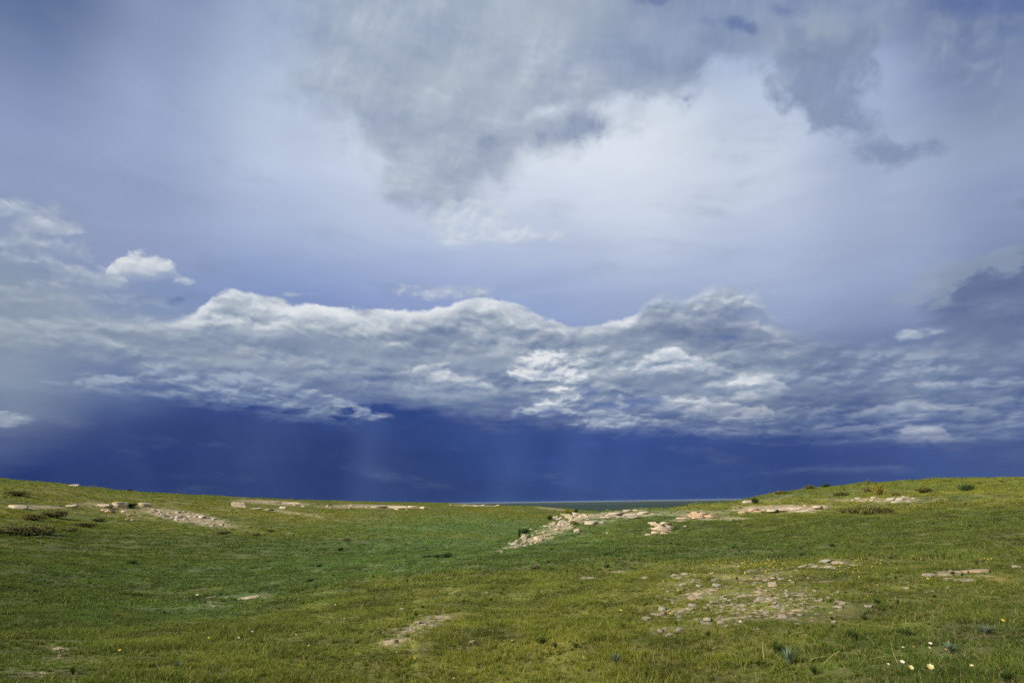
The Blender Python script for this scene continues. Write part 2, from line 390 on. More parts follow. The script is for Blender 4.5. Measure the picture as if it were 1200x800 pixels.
    # --- the long cloud band: sheets and puffs laid one in front of the other
    def cv(pts):
        q = []
        for p in pts:
            a, e = azel(*p); q.append(((float(a)+50)/100, float(e)/40))
        return q
    nS = g.noise(g.v('ADD', g.v('MULTIPLY', g.xyz(g.mad(el, .9, az), g.mad(az, .16, el), 0.), (.17, .9, 1.)), wv2), .55, 5, .5)   # drawn-out laminae
    paz = pos(aze)
    lefty = g.ss(az, float(azel(250, 350)[0]), float(azel(130, 350)[0]))
    righty = g.ss(az, float(azel(880, 380)[0]), float(azel(1010, 380)[0]))
    def layer(col, top, bot, ra=.8, rb=2., soft=.35, fb=.6, ramp_=None, rimw=2.4, rim=(230,234,238), rimamt=.9, a=1.2, b=1.2, c=.8, v=0., under=.5, op=1., low=(88,108,154), keep=None):
        tc = g.mul(g.curve(paz, cv(top)), 40.); bc = g.mul(g.curve(paz, cv(bot)), 40.)
        rough_ = g.mul(g.sub(nC, .5), ra)
        if v: rough_ = g.mad(bil, v, rough_)
        e = g.add(g.sub(tc, ele), rough_)
        f = g.add(g.sub(ele, bc), g.mad(g.sub(nB, .5), rb, g.mul(g.sub(nC, .5), rb*.5)))
        d = g.mul(g.ss(e, 0., soft), g.ss(f, -fb, fb))
        if keep is not None: d = g.mul(d, keep)
        tt = g.m('DIVIDE', f, g.m('MAXIMUM', g.sub(tc, bc), .6), clamp=True)
        lit = g.mad(em, a, g.mad(g.sub(nS, .5), b, g.mad(emC, c, .5)))
        if v: lit = g.mad(emV, 1.5, g.mad(bil, .5, lit))
        lit = g.mad(g.sub(tt, .5), .35, lit)
        cc = g.ramp(lit, ramp_ or [(0., rgb(100,118,152)), (.3, rgb(126,142,168)), (.55, rgb(150,164,182)), (.8, rgb(176,187,199)), (1., rgb(206,213,220))])
        cc = g.mix(g.mul(g.ss(tt, .5, 0.), under), cc, rgb(*low))
        if rimamt:
            rm = g.mul(g.m('POWER', g.ss(e, rimw, 0.), 1.3), g.ss(g.add(nA, g.mul(g.sub(nS, .5), .9)), .34, .58, .3, 1.))
            cc = g.mix(g.mul(rm, rimamt), cc, rgb(*rim))
        return g.mix(g.mul(d, op) if op < 1 else d, col, cc)
    lk = g.mul(g.sub(1., g.mul(lefty, g.ss(nA, .60, .40, .05, .75))), g.sub(1., g.mul(righty, g.ss(nA, .62, .42, .1, .75))))
    dimside = g.m('MAXIMUM', g.mul(lefty, .75), righty)
    # broad grey body
    col = layer(col, [(-60, 300), (0, 320), (80, 340), (160, 362), (215, 366), (240, 351), (262, 338), (300, 343), (350, 353), (400, 358), (450, 361), (500, 361), (540, 351), (580, 349), (610, 357), (645, 371), (680, 379), (720, 374), (755, 364), (790, 360), (830, 362), (880, 372), (950, 386), (1010, 390), (1060, 380), (1100, 350), (1150, 320), (1200, 310), (1260, 300)],
                [(-60, 440), (0, 440), (60, 436), (120, 444), (180, 458), (240, 468), (300, 474), (360, 480), (410, 478), (440, 470), (480, 474), (540, 482), (610, 492), (680, 500), (740, 500), (800, 502), (860, 506), (930, 502), (1000, 506), (1080, 512), (1140, 506), (1200, 500), (1260, 498)],
                ra=1.3, rb=3.2, soft=g.mad(dimside, 3.0, .4), fb=1.0, rimw=g.mad(dimside, -1.2, 2.5), rimamt=g.mad(dimside, -.75, 1.), a=1.0, b=.7, c=.22, v=.1, under=.75, keep=lk)
    # hump of wispy cloud
    col = layer(col, [(700, 385), (735, 374), (757, 350), (775, 342), (800, 342), (820, 336), (842, 328), (868, 334), (890, 346), (905, 362), (925, 385)], [(700, 384), (740, 386), (800, 384), (850, 384), (890, 370), (925, 384)], ra=2.0, rb=2.0, soft=1.5, fb=1.2, rimw=1.6, rim=(206,214,224), rimamt=.7, a=1., b=1.1, c=.7, v=.2, under=.5, low=(126,143,172), op=.9)
    # dark undersides inside the band
    dk = blobs([(790, 390, 80, 26, .9), (740, 440, 50, 20, .6), (905, 410, 90, 24, .8, -4), (955, 436, 80, 20, .9, -14), (985, 468, 90, 12, .8, -8), (920, 478, 50, 14, .7), (1185, 350, 110, 48, 1.2, -20), (1165, 392, 70, 30, .9, -10), (1110, 360, 60, 30, .5, -20), (1205, 322, 90, 24, .6, -10), (1040, 425, 70, 22, .5, -10),
                (330, 395, 150, 14, .6, 6), (300, 425, 150, 12, .7, 12), (520, 395, 150, 22, .8, 6), (660, 400, 60, 14, .5, 6), (430, 468, 40, 10, .7), (200, 408, 90, 10, .7, 14), (380, 452, 90, 10, .5, 10), (860, 392, 60, 14, .6), (830, 482, 70, 8, .8)])
    dkf = g.mul(g.ss(g.add(dk, g.mad(g.sub(g.mad(nS, .5, g.mul(nA, .5)), .5), 2.4, g.mul(g.sub(nC, .5), .9))), .2, 1.0), g.ss(dk, .02, .35))
    col = g.mix(g.m('MULTIPLY', dkf, .8), col, g.ramp(g.mad(em, 1.6, g.mad(emC, .5, .5)), [(0., rgb(82,99,140)), (1., rgb(116,133,164))]))
    uf = blobs([(1150, 312, 80, 16, .9, -12), (1100, 330, 40, 16, .6, -20), (1080, 352, 40, 16, .5)], src=Pe)
    col = g.mix(g.mul(g.mul(g.ss(g.add(uf, g.mad(bil, 1., g.mul(g.sub(nC, .5), 2.))), .3, .9), g.ss(uf, .02, .3)), .6), col, rgb(150,164,184))
    GREY = [(0., rgb(108,126,158)), (.35, rgb(132,148,172)), (.65, rgb(160,173,189)), (1., rgb(196,205,214))]
    # inner sheets with pale upper edges
    col = layer(col, [(205, 392), (250, 378), (300, 376), (380, 386), (450, 394), (520, 404), (600, 408), (650, 420)], [(205, 394), (250, 404), (300, 412), (400, 428), (500, 438), (600, 440), (650, 421)], ra=1.2, rb=2.4, soft=1.4, fb=1.7, ramp_=GREY, rimw=1.6, rim=(190,200,210), rimamt=.5, b=1.0, c=.3, under=.35, low=(112,130,160), op=.75)
    col = layer(col, [(90, 400), (160, 384), (230, 394), (320, 418), (400, 436), (470, 446), (540, 452), (600, 462)], [(90, 402), (160, 412), (230, 430), (320, 446), (400, 458), (470, 468), (540, 478), (600, 466)], ra=1.2, rb=2.6, soft=1.3, fb=1.5, ramp_=GREY, rimw=1.4, rim=(178,190,203), rimamt=.5, b=1.0, c=.3, under=.45, low=(98,117,155), op=.6)
    col = layer(col, [(560, 400), (610, 392), (650, 396), (700, 404), (740, 410)], [(560, 402), (610, 412), (660, 418), (710, 420), (740, 412)], ra=1.3, rb=1.6, soft=1.0, fb=1.2, ramp_=GREY, rimw=1.4, rim=(204,212,220), rimamt=.6, v=.4, under=.3, low=(120,138,166), op=.6)
    # sunlit puffs at the middle
    PALE = [(0., rgb(122,140,170)), (.35, rgb(152,166,187)), (.65, rgb(190,200,212)), (1., rgb(232,235,239))]
    cp = blobs([(642, 428, 38, 19, 1.1), (612, 438, 30, 10, .5), (672, 446, 28, 12, .5), (655, 470, 36, 14, .65), (625, 482, 40, 9, .4), (690, 488, 44, 11, .7), (735, 492, 44, 8, .5), (790, 488, 50, 6, .45), (727, 470, 10, 7, .8)], src=Pe)
    cpf = g.mul(g.ss(g.add(cp, g.mad(bil, 1.5, g.mul(g.sub(nC, .5), 2.2))), .38, .95), g.ss(cp, .02, .3))
    hot = blobs([(640, 428, 60, 32, 1.2), (745, 470, 20, 12, .5), (662, 470, 30, 16, .5)])
    cc = g.ramp(g.mad(emV, 1.8, g.mad(emC, 1.3, g.mad(bil, .5, g.mad(hot, .45, .30)))), [(0., rgb(112,131,164)), (.35, rgb(148,162,184)), (.65, rgb(190,200,212)), (1., rgb(240,241,242))])
    col = g.mix(g.mul(cpf, .78), col, cc)
    col = layer(col, [(455, 440), (490, 426), (515, 426), (540, 440), (565, 440), (580, 452)], [(455, 442), (490, 444), (530, 452), (565, 456), (580, 454)], ra=1.5, rb=1.4, soft=.9, fb=.8, ramp_=PALE, rimw=1.2, rim=(214,220,227), rimamt=.6, v=1.6, under=.4, low=(128,146,174), op=.6)
    d2 = blobs([(775, 450, 70, 15, 1.2), (735, 402, 80, 18, 1.1), (560, 395, 70, 14, .7), (420, 395, 90, 12, .5), (1000, 430, 90, 20, .8), (1090, 460, 80, 16, .7), (900, 480, 60, 10, .7), (1150, 430, 70, 24, .8), (560, 420, 50, 12, .7), (860, 425, 60, 16, .8), (590, 460, 40, 10, .6), (470, 412, 80, 12, .6), (330, 402, 90, 10, .5), (940, 455, 60, 10, .8)])
    col = g.mix(g.mul(g.ss(g.add(d2, g.mad(g.sub(nS, .5), 1.2, g.mul(g.sub(nA, .5), 1.2))), .05, .9), .74), col, g.ramp(g.mad(em, 1., g.mad(emC, .25, .5)), [(0., rgb(100,118,150)), (1., rgb(138,153,176))]))
    # bright streaks
    for tp, bt, op in (([(738, 436), (758, 416), (785, 409), (812, 417), (838, 424), (850, 432)], [(738, 438), (770, 438), (810, 436), (850, 434)], .95), ([(755, 468), (785, 464), (830, 468), (870, 474), (890, 482)], [(755, 470), (790, 480), (840, 486), (890, 484)], .75),
                       ([(852, 456), (872, 444), (900, 440), (925, 452)], [(852, 458), (880, 458), (925, 454)], .8), ([(845, 492), (872, 480), (892, 476), (905, 484)], [(845, 494), (875, 492), (905, 486)], .8),
                       ([(1000, 482), (1060, 470), (1120, 472), (1160, 480)], [(1000, 484), (1060, 486), (1120, 488), (1160, 482)], .6), ([(1055, 510), (1075, 500), (1100, 500), (1112, 508)], [(1055, 512), (1085, 514), (1112, 510)], .8)):
        col = layer(col, tp, bt, ra=1.3, rb=1.2, soft=.5, fb=.6, ramp_=PALE, rimw=.9, rim=(232,235,238), rimamt=.7, v=1.0, under=.3, low=(140,156,182), op=op)
    # low broken fringes
    FR = [(0., rgb(84,104,148)), (.35, rgb(102,121,158)), (.65, rgb(122,140,171)), (1., rgb(160,174,195))]
    brk = g.ss(g.mad(bil, .5, nC), .42, .62)
    col = layer(col, [(90, 446), (180, 436), (260, 442), (320, 446), (380, 462), (440, 488)], [(90, 448), (180, 464), (260, 476), (330, 482), (400, 491), (440, 490)], ra=1.6, rb=1.6, soft=.5, fb=.7, ramp_=FR, rimw=.9, rim=(160,174,196), rimamt=.5, v=1.8, c=1.4, under=.3, low=(80,102,150), op=.85, keep=brk)
    col = layer(col, [(690, 500), (760, 486), (850, 484), (940, 476), (1030, 470), (1120, 450), (1200, 440), (1250, 440)], [(690, 502), (760, 508), (850, 510), (1000, 516), (1100, 518), (1200, 508), (1250, 506)], ra=1.8, rb=2., soft=.8, fb=.8, ramp_=FR, rimw=1., rim=(160,174,196), rimamt=.4, v=1.6, c=1.4, under=.4, op=.5, keep=brk)
    col = layer(col, [(880, 440), (950, 420), (1040, 400), (1100, 410), (1200, 430), (1250, 440)], [(880, 442), (950, 456), (1040, 460), (1100, 470), (1200, 470), (1250, 460)], ra=2., rb=2.6, soft=1.4, fb=1.4, ramp_=FR, rimw=1., rim=(156,170,192), rimamt=.4, v=1.2, c=1.2, under=.3, op=.6, keep=brk)
    col = layer(col, [(880, 552), (930, 546), (990, 543), (1060, 545), (1075, 550)], [(880, 553), (930, 552), (990, 551), (1060, 550), (1075, 551)], ra=.5, rb=.7, soft=.5, fb=.5, ramp_=FR, rimamt=0, under=0, op=.6)
    # --- small clouds off the end of the band
    col = layer(col, [(122, 324), (134, 306), (152, 299), (180, 302), (200, 311), (210, 320)], [(122, 325), (145, 325), (175, 324), (200, 321), (210, 321)], ra=1.6, rb=1.2, soft=.5, fb=.6, ramp_=[(0., rgb(176,188,204)), (.5, rgb(208,215,223)), (1., rgb(240,241,242))], rimw=1.2, rim=(238,240,241), rimamt=.5, v=1.6, under=.75, low=(150,165,190), op=.92)
    sm = blobs([(128, 328, 22, 8, .9), (95, 321, 30, 9, .9), (216, 329, 12, 5, .9), (30, 250, 60, 16, 1.0, 5), (70, 266, 36, 8, .8), (30, 274, 40, 14, .7), (60, 298, 90, 20, .55, 5), (100, 345, 120, 14, .55, 6), (150, 376, 120, 12, .5, 8), (60, 395, 120, 14, .4, 4), (510, 340, 50, 10, 1.0, 2), (560, 345, 24, 10, .7), (10, 491, 30, 9, 1.1), (440, 488, 30, 4, .6), (350, 345, 30, 4, .4), (1066, 393, 16, 6, 1.0), (1092, 389, 14, 5, .7), (1105, 448, 30, 8, .6)], src=Pe)
    smf = g.mul(g.ss(g.add(sm, g.mad(bil, 1.0, g.mul(g.sub(nC, .5), 1.6))), .25, 1.05), g.ss(sm, .03, .3))
    col = g.mix(g.m('MULTIPLY', smf, .72), col, g.ramp(g.mad(emV, 1.6, g.mad(emC, 1.2, .5)), [(0., rgb(142,158,184)), (.6, rgb(178,190,205)), (1., rgb(212,218,226))]))
    # clear slits showing deep blue
    sl = blobs([(745, 474, 44, 10, 1.), (685, 460, 18, 9, .9), (650, 478, 22, 6, .8), (420, 472, 60, 10, .5), (130, 350, 60, 12, .5), (222, 345, 26, 12, .7), (842, 398, 26, 7, .8, 10), (700, 478, 20, 6, .7)])
    col = g.mix(g.m('MULTIPLY', g.ss(g.add(sl, g.mul(g.sub(nC, .5), 2.4)), .3, .8), g.mul(g.ss(sl, .02, .2), .6)), col, rgb(84,108,164))
    # --- rain shafts under the storm
    rn = g.noise(g.xyz(g.mul(g.mad(el, .45, az), .16), g.mul(el, .06), 4.), 1., 4, .5)
    r2 = g.noise(g.xyz(g.mul(az, .07), g.mul(el, .22), 9.), 1., 3, .5)
    col = g.mix(g.mul(g.ss(el, 9., 6.), g.ss(r2, .35, .65, .25, 0.)), col, rgb(40,55,100))
    rb = blobs([(430, 530, 22, 80, .9, 5), (598, 550, 24, 80, .8, 8), (676, 540, 26, 80, .8, 8), (730, 550, 20, 60, .5, 8), (300, 520, 50, 80, .5, 18), (140, 500, 70, 60, .7, -30), (230, 540, 30, 60, .3, 15), (770, 550, 40, 60, .3)], src=P)
    rz = g.mul(g.ss(el, 9., 5.5), 1.)
    col = g.mix(g.mul(rz, g.mad(g.ss(rn, .35, .75), .12, g.m('MULTIPLY', rb, .2))), col, rgb(92,114,170))
    # grey murk low on one side
    mk = blobs([(-30, 400, 140, 120, .8), (60, 340, 190, 70, .5), (120, 400, 150, 70, .4), (-20, 480, 150, 60, .22)], src=Pw)
    col = g.mix(g.mul(g.m('MULTIPLY', mk, .62, clamp=True), g.ss(g.mad(nA, .6, g.mul(nB, .4)), .30, .62, .55, 1.1)), col, rgb(146,160,174))
    # --- the rest of the dome: open daylight sky behind
    sky = g.n('ShaderNodeTexSky', sky_type='NISHITA', sun_disc=False, sun_elevation=SUN_EL, sun_rotation=SUN_AZ)
    sky.air_density = 1.0; sky.dust_density = 1.0
    behind = g.m('MULTIPLY', g.ss(g.m('ABSOLUTE', az), 60, 110), g.ss(el, 75, 50))
    behind = g.m('MAXIMUM', behind, g.ss(el, 48, 65))
    front = g.v('SCALE', col); front.node.inputs['Scale'].default_value = 2**-EXPO/WS
    out = g.mix(behind, front, sky.outputs[0])
    bg = g.n('ShaderNodeBackground'); g.put(bg.inputs[0], out); bg.inputs[1].default_value = WS
    wo = g.n('ShaderNodeOutputWorld'); g.nt.links.new(bg.outputs[0], wo.inputs[0])
build_sky()
world.cycles.sampling_method = 'NONE'
sun = bpy.data.lights.new('sun', 'SUN'); sun.energy = 5.0; sun.angle = math.radians(.6); sun.color = (1, .93, .82)
sun_o = bpy.data.objects.new('sun', sun); COL.objects.link(sun_o)
sd = Vector((math.sin(SUN_AZ)*math.cos(SUN_EL), math.cos(SUN_AZ)*math.cos(SUN_EL), math.sin(SUN_EL)))
sun_o.rotation_euler = sd.to_track_quat('Z', 'Y').to_euler(); sun_o.location = (0, 0, 60)
SC.view_settings.view_transform = 'Standard'; SC.view_settings.look = 'None'; SC.view_settings.exposure = EXPO; SC.view_settings.gamma = 1
#@@REST
# ------------------------------------------------------------------ materials
def meadow_group():
    """ground colour of the meadow as a function of where it is; the soil sheet and the grass share it"""
    ng = bpy.data.node_groups.new('meadow', 'ShaderNodeTree')
    ng.interface.new_socket('Color', in_out='OUTPUT', socket_type='NodeSocketColor')
    ng.interface.new_socket('Lush', in_out='OUTPUT', socket_type='NodeSocketFloat')
    q = G(ng)
    p = q.n('ShaderNodeNewGeometry').outputs['Position']
    x, y, z = q.sep(p); p = q.xyz(x, y, 0.)
    n1 = q.noise(p, .035, 3, .5); n2 = q.noise(p, .16, 4, .6); n3 = q.noise(p, .9, 4, .6)
    n4 = q.noise(q.v('ADD', p, (31., 7., 0.)), .06, 4, .62); n5 = q.noise(q.v('ADD', p, (-13., 41., 0.)), .45, 4, .65)
    c = q.ramp(q.add(q.mul(n1, .45), q.mul(n2, .55)), [(.32, (.200, .180, .030, 1)), (.45, (.162, .176, .029, 1)), (.56, (.130, .164, .032, 1)), (.68, (.096, .142, .034, 1))])
    # cooler blue-green swards
    c = q.mix(q.ss(n4, .50, .66, 0., .75), c, (.080, .130, .048, 1))
    # vegetation belts: wetter, cooler grass along the swale, darker sward on the flank (painted lens falloff with it), yellower rise
    def belt(spots, lo=1.15, hi=.3):
        acc = None
        for (px, py, rx, ry) in spots:
            w = hit(px, py, 5.); dd = math.hypot(w[0], w[1]); ln = q.n('ShaderNodeVectorMath', operation='LENGTH')
            mp = q.n('ShaderNodeMapping', vector_type='TEXTURE'); q.put(mp.inputs['Vector'], p); mp.inputs['Location'].default_value = (float(w[0]), float(w[1]), 0)
            mp.inputs['Rotation'].default_value = (0, 0, -math.atan2(w[0], w[1])); mp.inputs['Scale'].default_value = (rx, ry, 1)
            q.put(ln.inputs[0], mp.outputs[0]); f = q.ss(q.add(ln.outputs['Value'], q.mul(q.sub(n2, .5), 1.8)), lo, hi)
            acc = f if acc is None else q.m('MAXIMUM', acc, f)
        return acc
    swf = belt([(150, 755, 5, 4), (290, 712, 7, 9), (390, 684, 10, 15), (450, 658, 20, 26), (520, 640, 26, 30), (560, 615, 30, 60)])
    c = q.mix(q.mul(swf, .85), c, (.094, .182, .068, 1))
    drk = belt([(930, 640, 14, 16), (1080, 625, 18, 18), (1130, 720, 5, 4), (700, 655, 8, 9), (40, 690, 12, 24), (140, 640, 26, 30), (1180, 660, 7, 12), (1150, 610, 20, 14), (60, 780, 4, 3.5), (1120, 770, 3.5, 3), (1000, 740, 3.5, 3)])  # dark sward, with lens falloff towards the corners painted into the colour
    c = q.mix(q.mul(drk, .65), c, (.045, .082, .020, 1))
    yel = belt([(470, 725, 6, 4), (380, 765, 4, 3), (560, 680, 7, 6), (620, 760, 4, 3), (620, 700, 8, 6), (860, 665, 7, 4), (700, 600, 14, 8), (950, 585, 20, 10), (250, 600, 60, 40)])
    c = q.mix(q.mul(yel, .5), c, (.205, .200, .036, 1))
    # brown and straw flecks
    c = q.mix(q.ss(q.add(q.mul(n5, .6), q.mul(n3, .4)), .55, .70, 0., .65), c, (.185, .130, .052, 1))
    c = q.mix(q.ss(q.add(q.mul(n5, .5), q.mul(n2, .5)), .46, .33, 0., .55), c, (.045, .060, .015, 1))
    c = q.mix(1., c, q.ramp(n3, [(.32, (.48, .50, .55, 1)), (.68, (1.5, 1.42, 1.25, 1))]), 'MULTIPLY')
    o = q.n('NodeGroupOutput'); q.put(o.inputs[0], c); q.put(o.inputs[1], swf)
    return ng
MEADOW = meadow_group()
def mat(name):
    m = bpy.data.materials.new(name); m.use_nodes = True; m.node_tree.nodes.clear(); q = G(m.node_tree)
    return m, q
def finish(q, color, rough=.9, bump=None, bstr=.5, bdist=.02, spec=.2, sub=None):
    b = q.n('ShaderNodeBsdfPrincipled'); q.put(b.inputs['Base Color'], color); q.put(b.inputs['Roughness'], rough)
    b.inputs['Specular IOR Level'].default_value = spec
    if bump is not None:
        bn = q.n('ShaderNodeBump'); bn.inputs['Strength'].default_value = bstr; bn.inputs['Distance'].default_value = bdist
        q.put(bn.inputs['Height'], bump); q.put(b.inputs['Normal'], bn.outputs[0])
    o = q.n('ShaderNodeOutputMaterial'); q.nt.links.new(b.outputs[0], o.inputs[0]); return b
def ground_mat():
    m, q = mat('meadow_soil')
    gr = q.n('ShaderNodeGroup'); gr.node_tree = MEADOW
    p = q.n('ShaderNodeNewGeometry').outputs['Position']; x, y, z = q.sep(p); p2 = q.xyz(x, y, 0.)
    ln = q.n('ShaderNodeVectorMath', operation='LENGTH'); q.put(ln.inputs[0], p2); d = ln.outputs['Value']
    at = q.n('ShaderNodeAttribute', attribute_name='bare').outputs['Fac']
    nf = q.noise(p2, 2.2, 6, .7); nm = q.noise(p2, .55, 5, .65); ng_ = q.noise(p2, 9., 5, .65); nh = q.noise(p2, 40., 3, .6)
    green = gr.outputs[0]
    # between the blades near the camera one sees thatch and soil
    green = q.mix(q.ss(q.add(q.mul(ng_, .5), q.mul(nf, .5)), .42, .62, .05, .7), green, (.15, .110, .055, 1))
    green = q.mix(1., green, q.ramp(nh, [(.3, (.7, .7, .7, 1)), (.7, (1.3, 1.3, 1.3, 1))]), 'MULTIPLY')
    soil = q.ramp(nm, [(.3, (.36, .30, .19, 1)), (.5, (.42, .35, .23, 1)), (.62, (.46, .33, .21, 1)), (.75, (.50, .43, .30, 1))])
    soil = q.mix(1., soil, q.ramp(q.add(q.mul(nf, .5), q.mul(ng_, .5)), [(.3, (.55, .53, .5, 1)), (.7, (1.15, 1.13, 1.1, 1))]), 'MULTIPLY')
    fac = q.ss(q.add(at, q.add(q.mul(q.sub(nf, .5), 2.2), q.mul(q.sub(ng_, .5), 1.8))), .45, .85)
    fac = q.mul(q.mul(fac, q.ss(at, .03, .18)), .92)
    near = q.mix(fac, green, soil)
    # rangeland on the plain: grass and stubble bands, storm-cloud shade painted into the colour
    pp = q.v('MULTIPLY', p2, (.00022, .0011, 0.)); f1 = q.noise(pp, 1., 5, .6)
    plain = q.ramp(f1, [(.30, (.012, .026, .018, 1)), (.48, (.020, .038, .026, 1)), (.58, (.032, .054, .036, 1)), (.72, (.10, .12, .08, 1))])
    # pale belt far out: sunlight on the distant plain, painted into the colour
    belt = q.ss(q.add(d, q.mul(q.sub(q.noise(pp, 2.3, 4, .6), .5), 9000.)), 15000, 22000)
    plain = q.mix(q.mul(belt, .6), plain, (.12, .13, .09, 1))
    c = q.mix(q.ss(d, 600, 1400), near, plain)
    bf = q.add(q.mul(nf, .3), q.mul(ng_, .35))
    bs = q.n('ShaderNodeBump'); bs.inputs['Distance'].default_value = .12; q.put(bs.inputs['Strength'], q.ss(d, 500, 150, .0, .9)); q.put(bs.inputs['Height'], bf)
    # rough hummocks that the far slopes carry
    hm = q.add(q.mul(q.noise(p2, .35, 5, .7), 1.), q.mul(q.noise(p2, 1.3, 4, .65), .45))
    b2 = q.n('ShaderNodeBump'); b2.inputs['Distance'].default_value = .5; q.put(b2.inputs['Strength'], q.ss(d, 50, 140, .0, .8)); q.put(b2.inputs['Height'], hm); q.put(b2.inputs['Normal'], bs.outputs[0])
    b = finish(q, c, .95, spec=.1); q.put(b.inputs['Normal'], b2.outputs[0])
    return m
def grass_mat():
    m, q = mat('grass_blades')
    gr = q.n('ShaderNodeGroup'); gr.node_tree = MEADOW
    bl = q.n('ShaderNodeAttribute', attribute_name='tone').outputs['Color']       # per blade: r shade, g dryness, b height along blade
    r, gg, b_ = q.n('ShaderNodeSeparateColor').outputs[:] if False else (None, None, None)
    sc = q.n('ShaderNodeSeparateColor'); q.put(sc.inputs[0], bl); r, gg, b_ = sc.outputs[:]
    c = q.mix(1., gr.outputs[0], (1.02, 1.08, .95, 1), 'MULTIPLY')
    c = q.mix(1., c, q.ramp(r, [(0, (.5, .58, .5, 1)), (.5, (1., 1., 1., 1)), (.85, (1.4, 1.3, 1.0, 1)), (1, (1.1, 1.2, 1.4, 1))]), 'MULTIPLY')
    c = q.mix(q.ss(gg, .86, .94), c, (.33, .25, .12, 1))
    c = q.mix(q.mul(b_, .18), c, (.17, .19, .05, 1))
    d1 = q.n('ShaderNodeBsdfDiffuse'); q.put(d1.inputs[0], c)
    d2 = q.n('ShaderNodeBsdfTranslucent'); q.put(d2.inputs[0], q.mix(1., c, (1.15, 1.2, .7, 1), 'MULTIPLY'))
    ms = q.n('ShaderNodeMixShader'); ms.inputs[0].default_value = .35
    q.nt.links.new(d1.outputs[0], ms.inputs[1]); q.nt.links.new(d2.outputs[0], ms.inputs[2])
    o = q.n('ShaderNodeOutputMaterial'); q.nt.links.new(ms.outputs[0], o.inputs[0]); return m
def rock_mat(name, a, b, c3, dark=.5):
    m, q = mat(name)
    tc = q.n('ShaderNodeTexCoord').outputs['Object']; rnd = q.n('ShaderNodeObjectInfo').outputs['Random']
    p = q.v('ADD', tc, q.xyz(q.mul(rnd, 50.), q.mul(rnd, 31.), 0.))
    st = q.noise(q.v('MULTIPLY', p, (1., 1., 6.)), 1.6, 5, .65); n = q.noise(p, 5, 6, .7); f = q.noise(p, 22, 4, .65)
    c = q.mix(q.ss(st, .35, .65), a, b); c = q.mix(q.ss(n, .5, .72, 0., .8), c, c3)
    c = q.mix(q.mul(rnd, .35), c, b)
    c = q.mix(1., c, q.ramp(f, [(.3, (dark, dark, dark*.96, 1)), (.62, (1.1, 1.1, 1.1, 1))]), 'MULTIPLY')
    finish(q, c, .92, bump=q.add(q.mul(st, .7), q.mul(n, .6)), bstr=.8, bdist=.12); return m
M_PALE = rock_mat('pale_limestone', (.42, .34, .24, 1), (.50, .42, .31, 1), (.38, .28, .19, 1))
M_TAN = rock_mat('tan_sandstone', (.46, .36, .22, 1), (.56, .46, .31, 1), (.46, .33, .21, 1))
M_RED = rock_mat('rusty_sandstone', (.48, .31, .18, 1), (.54, .38, .24, 1), (.52, .42, .29, 1))
M_GREY = rock_mat('weathered_stone', (.42, .38, .31, 1), (.52, .46, .37, 1), (.36, .27, .21, 1))
def simple(name, col, var=.3, rough=.8, transl=.0):
    m, q = mat(name)
    rnd = q.n('ShaderNodeObjectInfo').outputs['Random']; tc = q.n('ShaderNodeTexCoord').outputs['Object']
    n = q.noise(tc, 14, 3, .6)
    k = q.add(q.mad(rnd, var, 1-var/2), q.mul(q.sub(n, .5), var*2))
    v = q.v('SCALE', col[:3]); q.put(v.node.inputs['Scale'], k)
    if transl > 0:
        d1 = q.n('ShaderNodeBsdfDiffuse'); q.put(d1.inputs[0], v); d2 = q.n('ShaderNodeBsdfTranslucent'); q.put(d2.inputs[0], v)
        ms = q.n('ShaderNodeMixShader'); ms.inputs[0].default_value = transl
        q.nt.links.new(d1.outputs[0], ms.inputs[1]); q.nt.links.new(d2.outputs[0], ms.inputs[2])
        o = q.n('ShaderNodeOutputMaterial'); q.nt.links.new(ms.outputs[0], o.inputs[0])
    else: finish(q, v, rough)
    return m
M_STEM = simple('green_stem', (.08, .13, .03), transl=.2); M_CREAM = simple('cream_petal', (.66, .60, .30), .15, transl=.3)
M_WHITE = simple('white_petal', (.78, .76, .66), .15, transl=.3); M_YEL = simple('yellow_petal', (.60, .46, .06), .4, transl=.3); M_ORG = simple('flower_centre', (.50, .27, .04), .3)
M_SALMON = simple('salmon_petal', (.40, .16, .09), .25, transl=.3)
M_SAGE = simple('silvery_leaf', (.13, .17, .105), .4, transl=.25); M_STRAW = simple('dry_straw', (.34, .29, .13), .2, transl=.2)
M_DKLEAF = simple('dark_leaf', (.045, .075, .025), .5, transl=.2); M_OLLEAF = simple('olive_leaf', (.16, .15, .05), .5, transl=.2); M_BRLEAF = simple('brown_twig_leaf', (.14, .13, .05), .5, transl=.15); M_YLEAF = simple('yellow_green_leaf', (.24, .20, .04), .4, transl=.3)
M_TWIG = simple('grey_twig', (.10, .075, .05), .3)

